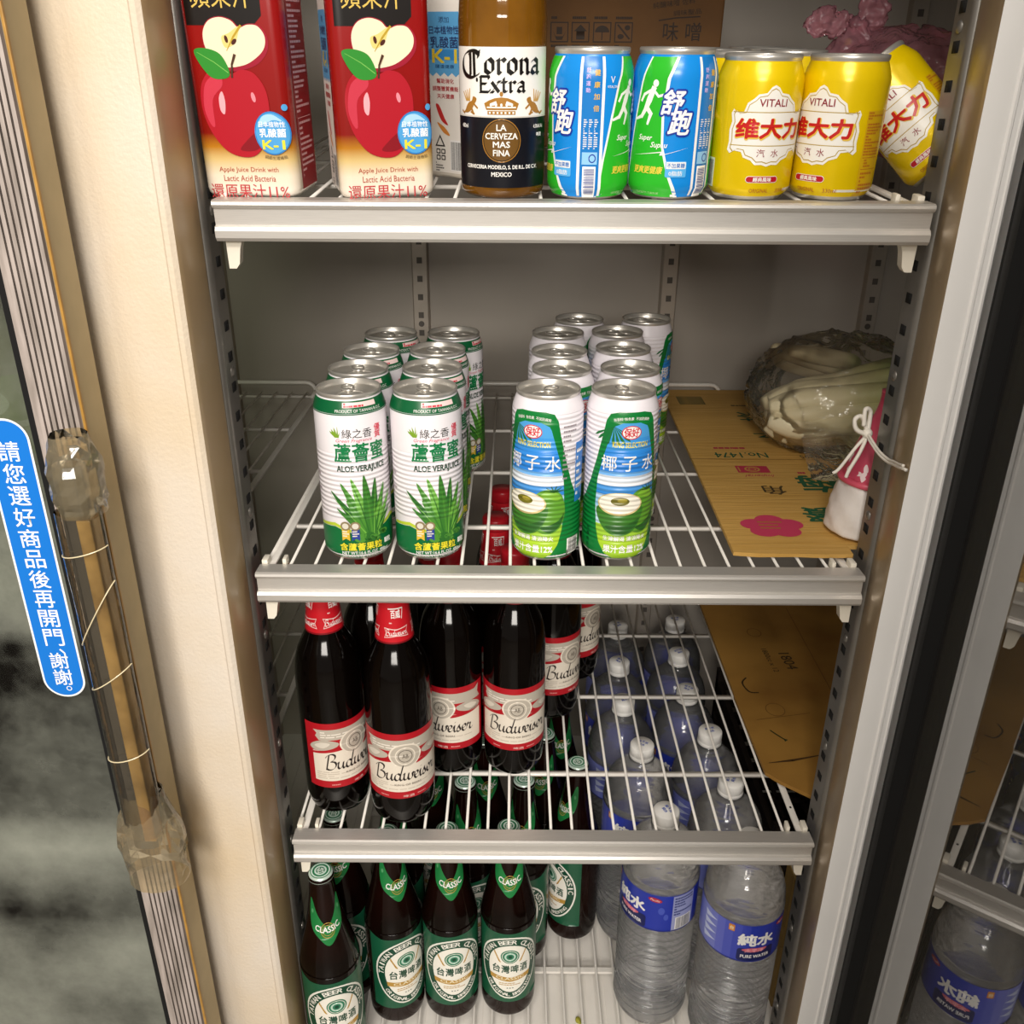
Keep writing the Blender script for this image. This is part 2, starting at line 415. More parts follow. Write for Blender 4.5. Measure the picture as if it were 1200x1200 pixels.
# closed left door: grey ribbed stile, fogged pane, sticker, taped handle
D = mesh('glass_door', bmesh.new(), [], FR, O)
bm = bmesh.new()
n = 7; x0, x1 = -.4115, -.374
out = [(x0, -.064), (x0, -.099)]
for k in range(n):
    a = x0+.0035+(x1-x0-.006)*k/n; b = x0+.0035+(x1-x0-.006)*(k+1)/n; g = (b-a)*.36
    out += [(a+g*.5, -.1), (b-g*.5, -.1), (b-g*.48, -.0938)]+([(b+g*.48, -.0938)] if k < n-1 else [])
out += [(x1-.001, -.1), (x1, -.0985), (x1, -.064)]
prism(bm, out, 2, -.74, .68)
box(bm, -1.0, x0, -.099, -.064, .60, .68); box(bm, -1.0, x0, -.099, -.064, -.74, -.68); box(bm, -1.02, -.98, -.099, -.064, -.74, .68)
bm.normal_update()
for f in bm.faces:
    c = f.calc_center_median()
    if c.x > -.376 and f.normal.x > .5: f.material_index = 1
RIBM = mat('ribbed_grey_vinyl', 'B5A9A2', .55, var=.5, vscale=22, stretch=(6, 6, .8), hex2='8A8078')
bm.to_mesh(D.data); bm.free(); D.data.materials.append(RIBM); D.data.materials.append(mat('door_edge_beige', 'BBA982', .5, var=.15, vscale=20))
bm = bmesh.new(); box(bm, -.3745, -.3725, -.1005, -.0975, -.74, .68, 0, .0006); fpart('edge_trim', bm, mat('amber_trim', 'B98A3E', .4, var=.3, vscale=50), D)
bm = bmesh.new(); box(bm, -.4165, -.4115, -.0985, -.07, -.68, .60); fpart('gasket', bm, RUBBER, D)
# fogged glass: condensation drifts in bands
def fog_mat():
    m = bpy.data.materials.new('fogged_glass'); m.use_nodes = True; nt = m.node_tree; N = nt.nodes.new; L = nt.links.new
    nt.nodes.remove(nt.nodes['Principled BSDF']); out = nt.nodes['Material Output']
    tc = N('ShaderNodeTexCoord'); mp = N('ShaderNodeMapping'); mp.inputs['Scale'].default_value = (5, 5, 5); L(tc.outputs['Object'], mp.inputs[0])
    n = N('ShaderNodeTexNoise'); n.inputs['Scale'].default_value = 1.6; n.inputs['Detail'].default_value = 6; n.inputs['Roughness'].default_value = .62; L(mp.outputs[0], n.inputs[0])
    sp = N('ShaderNodeSeparateXYZ'); L(tc.outputs['Object'], sp.inputs[0])
    mr = N('ShaderNodeMapRange'); mr.inputs[1].default_value = -.6; mr.inputs[2].default_value = .3; L(sp.outputs[2], mr.inputs[0])
    cr = N('ShaderNodeValToRGB'); E = cr.color_ramp.elements
    for i, (p, v) in enumerate([(0, .58), (.13, .55), (.24, .54), (.285, .26), (.33, .38), (.385, .88), (.43, .38), (.48, .20), (.60, .10), (.64, .20), (.66, .52), (.72, .46), (.82, .36), (.9, .18), (1, .15)]):
        e = E[i] if i < 2 else E.new(p); e.position = p; e.color = (v, v, v, 1)
    L(mr.outputs[0], cr.inputs[0])
    ad = N('ShaderNodeMath'); ad.operation = 'MULTIPLY_ADD'; ad.inputs[1].default_value = 1.5; L(n.outputs[0], ad.inputs[0])
    sb = N('ShaderNodeMath'); sb.operation = 'SUBTRACT'; L(cr.outputs[0], sb.inputs[0]); sb.inputs[1].default_value = .76
    L(sb.outputs[0], ad.inputs[2]); ad.use_clamp = True
    tr = N('ShaderNodeBsdfTransparent'); tr.inputs[0].default_value = lin('D5DAD2')
    df = N('ShaderNodeBsdfDiffuse'); df.inputs[0].default_value = lin('B4B7AA')
    tl = N('ShaderNodeBsdfTranslucent'); tl.inputs[0].default_value = lin('D5D8CC')
    d2 = N('ShaderNodeMixShader'); d2.inputs[0].default_value = .4; L(df.outputs[0], d2.inputs[1]); L(tl.outputs[0], d2.inputs[2])
    m1 = N('ShaderNodeMixShader'); L(ad.outputs[0], m1.inputs[0]); L(tr.outputs[0], m1.inputs[1]); L(d2.outputs[0], m1.inputs[2])
    gl = N('ShaderNodeBsdfGlossy'); gl.inputs['Roughness'].default_value = .04; fr = N('ShaderNodeFresnel'); fr.inputs[0].default_value = 1.5
    m2 = N('ShaderNodeMixShader'); L(fr.outputs[0], m2.inputs[0]); L(m1.outputs[0], m2.inputs[1]); L(gl.outputs[0], m2.inputs[2]); L(m2.outputs[0], out.inputs[0])
    return m
FOG = fog_mat()
bm = bmesh.new(); box(bm, -.98, -.4165, -.0945, -.0905, -.68, .60); fpart('glass_pane', bm, FOG, D)
sh = Sheet(); hw, zt, zb = .0183, .183, -.075
sh.rrect(-hw, hw, zb, zt, hw-.0002, ink('F6F6F4'), 1, 10); sh.rrect(-hw+.0018, hw-.0018, zb+.0018, zt-.0018, hw-.0022, ink('1478D8'), 2, 10)
sh.vtext('請您選好商品後再開門', 0, .1655, .0165, .01885, ink('FAFAFA'), 3, .012)
sh.text('、', .0045, -.0275, .0045, .005, ink('FAFAFA'), 3, .01)
sh.vtext('謝謝', 0, -.0285, .0158, .0172, ink('FAFAFA'), 3, .012); sh.ring(.003, -.066, .0024, .0024, .0007, ink('FAFAFA'), 3)
bm = bmesh.new(); box(bm, -hw*.6, hw*.6, -.0001, .0, zb+.01, zt-.01); sh.build(bm, flat_map((0, -.0002, 0), (1, 0, 0), (0, 0, 1), (0, -1, 0)), 1, 0)
st = mesh('sticker', bm, [ink('F6F6F4')]+sh.mats, D, (-.4395, -.0946, 0)); st['label'] = 'blue sticker with white characters'
# handle bar, clear sleeve, tape
hx = -.379
bm = bmesh.new()
prism(bm, [(hx+sx*.011, -.126+sy*.007) for sx, sy in ((-1, -.6), (-.6, -1), (.6, -1), (1, -.6), (1, .6), (.6, 1), (-.6, 1), (-1, .6))], 2, -.215, .158)
for z in (.135, -.2): box(bm, hx-.009, hx+.009, -.122, -.098, z-.012, z+.012, 0, .002)
h = fpart('handle', bm, mat('chrome_handle', '8C8E92', .18, .95, var=.15, vscale=12), D, .5); h['label'] = 'dark chrome bar handle'
bm = bmesh.new(); box(bm, hx+.001, hx+.0118, -.1345, -.118, -.205, .115, 0, .001); fpart('tape_strip', bm, mat('aged_tape', 'B89A5E', .35, coat=.4, var=.25, vscale=30, hex2='8E7340', bump=.3, bscale=90), D)
def crumple(bm, fn, nu, nv, amp, seed, wrap=True, freq=1.):
    """fn(u,v) on 0..1 gives a point and an outward direction; folds push it in and out"""
    rn = random.Random(seed); W = [(rn.uniform(3, 9)*freq, rn.uniform(3, 11)*freq, rn.uniform(0, 6.3), rn.uniform(.4, 1)) for _ in range(7)]
    g = []
    for j in range(nv+1):
        row = []
        for i in range(nu if wrap else nu+1):
            u, v = i/nu, j/nv; p, d = fn(u, v)
            s = 0.
            for a, b, c, k in W: s += k*(abs(math.sin((round(a) if wrap else a)*PI*u+b*v*1.7+c))-.6)
            row.append(bm.verts.new(Vector(p)+Vector(d)*amp*s*.45))
        g.append(row)
    for j in range(nv):
        for i in range(nu):
            a, b = i, (i+1) % len(g[0]) if wrap else i+1
            bm.faces.new((g[j][a], g[j][b], g[j+1][b], g[j+1][a]))
    return g
def wrinkle(bm, amp, scale, seed=0., flat=None):
    bm.normal_update(); nv = {}
    for v in bm.verts:
        p = v.co*scale+Vector((seed, seed*1.7, -seed)); w = Vector((mathutils.noise.noise(p*.5), mathutils.noise.noise(p*.5+Vector((9, 3, 1))), mathutils.noise.noise(p*.5+Vector((2, 7, 5)))))*1.4
        h = (.28-abs(mathutils.noise.noise(p+w)))+.5*(.25-abs(mathutils.noise.noise(p*2.3+w*2)))
        nv[v] = v.co+v.normal*amp*h*2
    for v, c in nv.items():
        v.co = c
        if flat is not None: v.co.z = max(v.co.z, flat)
def sleeve(x, y, rx, ry, z0, z1, tap=None):
    def f(u, v):
        a = 2*PI*u; z = z0+(z1-z0)*v; k = tap(v) if tap else 1
        return (x+rx*k*math.sin(a), y-ry*k*math.cos(a), z), (math.sin(a), -math.cos(a), 0)
    return f
CLEARV = clear_mat('clear_vinyl', 'F2EBDD', .05, 1.5, .06, .15, 50, 'EADFC8')
TAPE = clear_mat('crumpled_amber_tape', 'F2E2C0', .26, 1.7, .10, .12, 40, 'EBDCB8')
bm = bmesh.new(); crumple(bm, sleeve(hx, -.126, .0175, .013, -.2, .12), 22, 18, .0009, 3); fpart('handle_sleeve', bm, CLEARV, D, .9)
bm = bmesh.new(); crumple(bm, sleeve(hx+.002, -.121, .0195, .0185, .116, .180, lambda v: (.86 if v < .12 else 1.02) if v < .55 else 1.05-.75*(v-.55)), 15, 9, .0028, 5, freq=.7)
fpart('tape_wrap', bm, TAPE, D)
bm = bmesh.new(); crumple(bm, sleeve(hx+.0015, -.121, .0265, .0195, -.262, -.158, lambda v: 1.0+.12*math.sin(PI*v) if v < .6 else 1.11-(v-.6)*1.2), 17, 11, .0030, 8, freq=.7)
fpart('tape_wrap', bm, TAPE, D)
for k, (z, dz) in enumerate([(.087, .004), (.03, .03), (-.03, .012), (-.11, .004)]):
    bm = bmesh.new()
    tube(bm, [(hx+.0182*math.sin(a), -.126-.0136*math.cos(a), z+dz*math.sin(a)) for a in [-1.5+k2*.25 for k2 in range(13)]], .0005, 6)
    fpart('sleeve_fold', bm, mat('yellowed_fold', 'E8D9B2', .3, coat=.3, var=.1), D)

# closed right door beyond the open one
D2 = mesh('glass_door', bmesh.new(), [], FR, O)
bm = bmesh.new(); box(bm, .395, .435, -.1, -.06, -.74, .68, 0, .002); box(bm, 1.01, 1.05, -.1, -.06, -.74, .68, 0, .002); box(bm, .435, 1.01, -.1, -.06, -.74, -.68); box(bm, .435, 1.01, -.1, -.06, .6, .68)
bm.to_mesh(D2.data); bm.free(); D2.data.materials.append(mat('dark_door_frame', '4A4744', .4, .5, var=.2, vscale=20))
bm = bmesh.new(); box(bm, .435, 1.01, -.094, -.09, -.68, .6); fpart('glass_pane', bm, clear_mat('dark_pane', '6F736E', .08, 1.5, .03, whitecol='5A5A54'), D2)

# open middle door: its glass mirrors the compartment
D3 = mesh('glass_door', bmesh.new(), [], FR, O)
DA = math.radians(18.25)
hp = Vector((.33520/math.cos(DA), 0, 0)); dd = Vector((-math.sin(DA), -math.cos(DA), 0)); qq = Vector((-math.cos(DA), math.sin(DA), 0))
def dloc(t, q): v = hp+dd*t+qq*q; return (v.x, v.y)
def dprism(prof, z0, z1, m, name, sm=.5, par=D3):
    bm = bmesh.new(); prism(bm, [dloc(*p) for p in prof], 2, z0, z1); return fpart(name, bm, m, par, sm)
bm = bmesh.new()
FRM = mat('black_door_frame', '1A1919', .35, .3, var=.2, vscale=20)
for t0, t1, z0, z1 in ((.066, .106, -.74, .68), (.64, .70, -.74, .68), (.106, .64, -.74, -.69), (.106, .64, .63, .68)):
    prism(bm, [dloc(t0, .0025), dloc(t1, .0025), dloc(t1, -.035), dloc(t0, -.035)], 2, z0, z1)
bm.to_mesh(D3.data); bm.free(); D3.data.materials.append(FRM)
dprism([(.064, .003), (.066, .0125), (.070, .0155), (.0745, .0160), (.078, .0150), (.080, .0138), (.083, .0160), (.100, .0165), (.1045, .0150), (.1055, .0025)], -.74, .68, RUBBER, 'gasket')
GLASS = clear_mat('door_glass', 'A6A69E', .24, 5.4, .012, whitecol='BDB9AD')
dprism([(.106, 0), (.64, 0), (.64, -.004), (.106, -.004)], -.69, .63, GLASS, 'glass_pane', None)
bm = bmesh.new(); prism(bm, [dloc(*p) for p in ((.107, -.005), (.136, -.005), (.136, -.014), (.107, -.014))], 2, -.69, .63)
for k in range(260):
    z = -.685+k*.005; a = dloc(.1165, -.0049); b = dloc(.1177, -.0049)
    bm.faces.new([bm.verts.new((p[0], p[1], zz)) for p, zz in ((a, z), (b, z), (b, z+.0016), (a, z+.0016))]).material_index = 1
fpart('spacer_bar', bm, [mat('glass_spacer', 'B9B8B0', .6, .0, var=.1), mat('spacer_hole', '302E2C', .8, var=.1)], D3)

# ------------------------------------------------------------------ wire shelves
def wire_shelf(z, xl, xr, label, yb=.118, dy=.158, loop=True, wires=(.2593, .02371, 24), lipx=None, slope=0.):
    r = empty('wire_shelf', (0, 0, z+ZO), (slope, 0, 0)); tag(r, label, 'shelf', 'wire shelves')
    P = lambda name, bm, m, sm=.6: mesh(name, bm, m, r, smooth=sm)
    a, b = lipx or (xl, xr)
    bm = bmesh.new()
    lp = [(.0175, -.0005), (.0, .0), (-.0022, -.0012), (-.0028, -.0035), (-.0018, -.0055), (.0014, -.0075), (.0014, -.0195), (-.0016, -.0205), (-.0034, -.0235), (-.0034, -.029),
          (-.0014, -.0318), (.0175, -.0318), (.0175, -.029), (.006, -.028), (.006, -.004), (.0175, -.003)]
    prism(bm, lp, 0, a, b); P('front_lip', bm, ALU, .35)
    bm = bmesh.new(); x0, sp, n = wires; zc = -.0035
    for k in range(n):
        x = x0-k*sp
        tube(bm, [(x, .006, zc), (x, .60, zc)], .0016, 6)
    for k in range(4): box(bm, xl+.008, xr-.008, yb+dy*k-.0035, yb+dy*k+.0035, -.0085, -.0055)
    P('wire_grid', bm, WIRE)
    for s, x in ((1, xl+.009), (-1, xr-.009)):
        bm = bmesh.new(); box(bm, x-.0038, x+.0038, .008, .585, -.0065, -.0035, 0, .0008)
        if s < 0: box(bm, x-.0012, x+.0012, .057, .060, -.0034, -.0033, 1)
        P('side_bar', bm, [WIRE, DARK])
    bm = bmesh.new(); zr = .012
    tube(bm, [(xl+.012, .575, -.004), (xl+.012, .60, -.002)] + [(xl+.012+.014*(1-math.cos(t)), .604, zr-.014+.014*math.sin(t)) for t in [k*PI/8 for k in range(5)]] +
         [(xr-.012-.014*(1-math.cos(t)), .604, zr-.014+.014*math.sin(t)) for t in [PI/2-k*PI/8 for k in range(5)]] + [(xr-.012, .60, -.002), (xr-.012, .575, -.004)], .0032, 8)
    P('rear_rail', bm, WIRE)
    for s, x in ((-1, xl+.004), (1, xr-.004)):
        bm = bmesh.new()
        prism(bm, [(x, -.031), (x-s*.014, -.031), (x-s*.011, -.040), (x-s*.009, -.052), (x-s*.006, -.056), (x, -.056)], 1, .008, .018)
        box(bm, x-s*.019-.002, x-s*.019+.002, .019, .03, -.008, .004, 0, .001); box(bm, x-.003, x+.003, .019, .032, -.012, .003, 0, .001)
        P('shelf_clip', bm, mat('clip_plastic', 'EDE6D6', .4, coat=.2, var=.05))
    return r
wire_shelf(.33434, -.2875, .2875, 'top shelf with white wires and aluminium lip holding juice and yellow cans', slope=TILT)
wire_shelf(S2, -.2905, .2875, 'middle white wire shelf with aluminium lip under the tall cans')
wire_shelf(S3, -.2875, .2875, 'lowest raised wire shelf with aluminium lip under the dark red-label bottles')
wire_shelf(S2, -.93, -.345, 'middle wire shelf of the left compartment seen behind the fogged door', wires=(-.37, .02371, 23))
wire_shelf(S3, -.93, -.345, 'lower wire shelf of the left compartment seen behind the fogged door', wires=(-.37, .02371, 23))
r = tag(empty('floor_rack', (0, 0, S4+ZO)), 'white wire rack on the refrigerator floor under green-label bottles', 'rack')
bm = bmesh.new()
for k in range(24): tube(bm, [(.262-k*.0237, .0, -.002), (.262-k*.0237, .6, -.002)], .0018, 6)
for k in range(5): box(bm, -.29, .285, -.035+.15*k, -.028+.15*k, -.008, -.004)
for x in (-.285, .28): tube(bm, [(x, -.03, -.006), (x, .6, -.006)], .003, 8)
for x in (-.27, .27):
    for y in (.0, .55): tube(bm, [(x, y, -.0185), (x, y, -.004)], .003, 8)
mesh('wire_grid', bm, WIRE, r)
# ------------------------------------------------------------------ cans
def can_prof(R, h):
    k = R/.0335
    return [(.0255*k, .0012, 1), (.0268*k, 0, 1), (.0282*k, .0006, 1), (.0298*k, .0032, 0), (.0322*k, .0062, 0), (R, .0095, 0), (R, h-.0185, 0), (.0331*k, h-.0155, 0), (.0312*k, h-.0095, 0), (.0296*k, h-.0055, 0),
            (.0293*k, h-.0045, 1), (.0300*k, h-.0030, 1), (.0300*k, h-.0008, 1), (.0293*k, h, 1), (.0284*k, h-.0008, 1), (.0276*k, h-.0060, 1)]
def make_can(R, h, base, sheet):
    r = empty('beverage_can'); k = R/.0335; pr = can_prof(R, h)
    bm = bmesh.new(); lathe(bm, pr, 56, cap1=False)
    for f in bm.faces: f.smooth = True
    sheet.build(bm, cyl_map(R, prof_rad([(p[0], p[1]) for p in pr[3:]])), 2, .003, .0045)
    mesh('body', bm, [base, LIDM]+sheet.mats, r, smooth=None)
    bm = bmesh.new()
    lathe(bm, [(.0276*k, h-.006), (.0262*k, h-.0066), (.0255*k, h-.0052), (.0, h-.0052)], 40, cap0=False, cap1=False)
    for a in range(0): pass
    tube(bm, [(.0125*k*math.sin(t), -.0105*k-.0105*k*math.cos(t), h-.0050) for t in [2*PI*j/20 for j in range(20)]], .0006, 5, 0, True)
    mesh('lid', bm, LIDM, r, smooth=.6)
    bm = bmesh.new()
    tube(bm, [(.0062*k*math.sin(t)*(1 if math.cos(t) > 0 else .9), .006*k+.0095*k*math.cos(t), h-.0036) for t in [2*PI*j/18 for j in range(18)]], .0013, 6, 0, True)
    lathe(bm, [(.0032, h-.0052), (.0032, h-.0030), (.0, h-.0028)], 12, cap0=False, cap1=False)
    mesh('pull_tab', bm, LIDM, r, smooth=.6)
    return r
def aloe_sheet(R):
    s = Sheet(); C = PI*R; rb = (.0047, .046, .112)
    G = ink('0A5E35'); W = ink(WHITE); GT = ink('0E7A45', rb); DG = ink('0B4A2C', rb)
    s.rect(-C, C, .150, .1612, G, 1); s.rect(-C, C, .1487, .1497, G, 1)
    s.rect(-.012, .022, .1555, .1598, ink('F6D9D6'), 2); s.dashes(-.011, .021, .1556, .1597, 2, ink('D23A48'), 3, .8, 4)
    s.text('PRODUCT OF TAIWAN R.O.C', .004, .1525, .046, .0026, W, 2)
    for k, (dx, hh) in enumerate([(-.003, .008), (-.0012, .010), (.001, .011), (.0028, .008), (-.0042, .006)]):
        s.poly([(-.0195+dx*.3, .1275), (-.0195+dx*1.3, .1285+hh*.5), (-.0195+dx*1.5, .1275+hh), (-.0195+dx*.9+.0012, .1285+hh*.5), (-.0175+dx*.2, .1275)], ink('7DA22E'), 2)
    s.text('綠之香', 0, .1312, .028, .0088, ink('2B2B26'), 2, .0); s.text('優', .0205, .1345, .0072, .0066, ink('D8324C'), 2, .02); s.text('質', .0205, .1278, .0072, .0062, ink('D8324C'), 2, .02)
    s.text('Green Fragrance', -.003, .1242, .034, .0042, ink('CC4A66'), 2, 0, .35)
    s.text('蘆薈蜜', .002, .1128, .049, .0178, GT, 3, .028); s.text('ALOE VERAJUICE', .003, .0963, .048, .0078, ink('123F2A', rb), 3, .03)
    s.poly([(-C, .0033), (C, .0033), (C, .036), (C*.7, .033), (.035, .039), (.02, .034), (-.01, .031), (-.028, .037), (-.05, .034), (-C, .036)], ink('0F6A38'), 1)
    s.poly([(-.05, .0345), (-.028, .0375), (-.01, .0315), (.02, .0345), (.035, .0395), (.045, .037), (.045, .040), (.034, .0432), (.02, .0372), (-.01, .0345), (-.028, .041), (-.05, .037)], ink('B9CC3A', rb), 2)
    LV = [ink('2F6B2A', rb), ink('4E8E33', rb), ink('6FAF45', rb), ink('3C7A2E', rb)]
    rn = random.Random(2)
    for k, (tx, tz, bw) in enumerate([(-.030, .074, .004), (-.019, .083, .0048), (-.009, .088, .0052), (.003, .0905, .0056), (.014, .086, .005), (.024, .079, .0048), (.032, .069, .0042), (-.024, .057, .004), (.031, .055, .004), (-.014, .066, .005), (.019, .064, .005), (.006, .071, .0056)]):
        bx = .007+tx*.18; bz = .024+abs(tx)*.12
        mx, mz = bx+(tx-bx)*.45, bz+(tz-bz)*.55
        pts = spline([(bx-bw, bz), (mx-bw*.8, mz-.001), (tx, tz), (mx+bw*.8, mz+.001), (bx+bw, bz)], 5)
        s.poly(pts, LV[k % 4], 3+k)
        s.line([(bx, bz+.004), (mx, mz), (tx*.97+mx*.03, tz-.003)], [.0012, .0008, .0002], LV[(k+2) % 4], 15)
    for k in range(9): s.ell(.0075+rn.uniform(-.012, .012), .024+rn.uniform(-.004, .006), .005, .0028, LV[k % 2], 16, 12, rn.uniform(-.6, .6))
    for u, c, cc in ((-.0165, 'D9B53A', '8A7A58'), (-.0075, '2B3F92', '8A7A58')):
        s.poly([(u-.0036, .024), (u-.0036, .036), (u+.0036, .036), (u+.0036, .024), (u, .0265)], ink(c), 17); s.ell(u, .0395, .0046, .0046, ink(cc), 18, 16); s.ell(u, .0395, .003, .003, ink('D8D2C4'), 19, 14)
        s.dashes(u-.003, u+.003, .028, .035, 3, ink('F0EAD8'), 19, .5, 5)
    s.text('含蘆薈果粒', -.003, .0178, .039, .0078, ink('E8D932'), 20, .03); s.text('顆粒', .0235, .019, .008, .0056, W, 20, .03)
    s.text('NET WT:16.6 FL.OZ  490ml', .001, .0112, .044, .0032, W, 20, .01); s.text('PRODUCT OF TAIWAN R.O.C', .001, .0068, .044, .0026, W, 20)
    s.dashes(.042, .066, .05, .14, 20, ink('6E6A66'), 2, .45, 8); s.dashes(-.066, -.044, .06, .13, 14, ink('B7A9AE'), 2, .45, 9)
    return s
def coco_sheet(R):
    s = Sheet(); C = PI*R; rb = (.0047, .02, .125); W = ink(WHITE, (.0047, .012, .128))
    G = ink('0D7A35', rb)
    out = [(-C, .0033), (C, .0033), (C, .050), (.062, .052), (.048, .064), (.0395, .082), (.0325, .105), (.0265, .130), (.0238, .144), (.020, .1505), (.012, .1525), (-.012, .1525), (-.020, .1505), (-.0238, .144), (-.0265, .130), (-.0325, .105), (-.0395, .082), (-.048, .064), (-.062, .052), (-C, .050)]
    s.poly(out, G, 1)
    HW = [(.004, .012), (.010, .020), (.02, .0262), (.035, .0298), (.06, .0318), (.085, .0305), (.105, .0262), (.125, .0205), (.137, .0172), (.1405, .0145), (.1425, .008)]
    def hw(v):
        for (a, x), (b, y) in zip(HW, HW[1:]):
            if a <= v <= b: return x+(y-x)*(v-a)/(b-a)
        return HW[0][1] if v < HW[0][0] else HW[-1][1]
    BD = [(.1425, '4FA4E4'), (.128, '3F98E2'), (.116, '2E86DA'), (.102, '2A7ED4'), (.0945, '6FAEEA'), (.0905, 'E3ECF7'), (.0845, 'EEF1F6'), (.0805, '4C97DF'), (.0745, '2F83D4'), (.071, 'AFCFF0'), (.066, '8FC0E2'), (.058, 'BBD9E8'), (.040, '9CC93A'), (.028, 'A9CF30'), (.016, '9DC82C'), (.004, None)]
    for (a, c), (b, _) in zip(BD, BD[1:]):
        n = 4; L = [b+(a-b)*k/n for k in range(n+1)]
        s.poly([(-hw(v), v) for v in L]+[(hw(v), v) for v in L[::-1]], ink(c, rb), 2)
    for k in range(9):
        a = -2.55+k*.24; s.poly([(-.016, .139), (-.016+.021*math.cos(a+.06), .139+.021*math.sin(a+.06)*.8), (-.016+.024*math.cos(a), .139+.024*math.sin(a)*.8), (-.016+.018*math.cos(a-.09), .139+.018*math.sin(a-.09)*.8)], ink('1F6E3A', rb), 3)
    s.ell(.000, .1335, .0092, .0066, ink(WHITE, rb), 4); s.text('保好', .000, .1335, .0135, .0085, ink('CF2436', rb), 5, .03); s.ring(0, .1335, .0092, .0066, .0009, ink('CF2436', rb), 5)
    s.text('KING SELECTION', .000, .1215, .0335, .0052, ink('E9D84A', rb), 4, .03)
    for k, ch in enumerate('椰子水'): s.text(ch, -.0195+k*.0195, .103, .0145, .0145, ink(WHITE, rb), 4, .012)
    s.text('無香料  無色素  不加防腐劑', 0, .1468, .034, .0030, W, 3, .01, arc=.075)
    GR = [ink('3E7A2A', rb), ink('5E9A2E', rb), ink('7FB636', rb), ink('2C6226', rb)]
    s.blob([(.000, .052), (.004, .071), (.016, .0775), (.028, .072), (.0325, .055), (.028, .038), (.016, .031), (.004, .036)], GR[1], 5)
    s.blob([(.004, .066), (.016, .0765), (.028, .070), (.024, .066), (.012, .069)], GR[2], 6); s.blob([(.008, .038), (.018, .0325), (.028, .040), (.0315, .052), (.026, .045), (.016, .040)], GR[3], 6)
    for a in range(6): s.line([(.021, .075), (.021+.009*math.cos(a*.55+.2), .075+.0055*math.sin(a*.55+.2))], [.0018, .0006], GR[3], 7)
    s.blob([(-.0285, .058), (-.0265, .044), (-.018, .033), (-.006, .0295), (.006, .034), (.0135, .046), (.0145, .06), (-.006, .066)], GR[0], 8)
    s.blob([(-.020, .038), (-.006, .031), (.006, .036), (.0125, .047), (.0, .041), (-.012, .041)], GR[3], 9)
    s.ell(-.007, .0625, .0212, .0118, ink('D8C48A', rb), 10); s.ell(-.007, .063, .0198, .0104, ink('F2EDDD', rb), 11); s.ell(-.007, .0655, .0085, .0042, ink('6F6A1E', rb), 12); s.ell(-.005, .0665, .0045, .002, ink('A79B3A', rb), 13)
    s.text('生津解渴 清涼降火', 0, .0262, .043, .0052, W, 5, .025); s.text('果汁含量12%', 0, .0152, .042, .0082, W, 5, .03)
    s.rect(.036, .052, .006, .024, W, 5); s.bars(.0375, .0505, .008, .0225, 16, ink('202020'), 6)
    s.vtext('低糖無負擔', -.040, .034, .004, .0058, ink('0A3F20'), 4, .01)
    s.dashes(.029, .044, .085, .140, 12, ink('9A8F96'), 2, .4, 6)
    s.poly([(.0445, .06), (.0445, .12), (.062, .12), (.062, .06)], ink('2B7FD0'), 2); s.dashes(.046, .061, .065, .115, 7, W, 3, .5, 12)
    return s
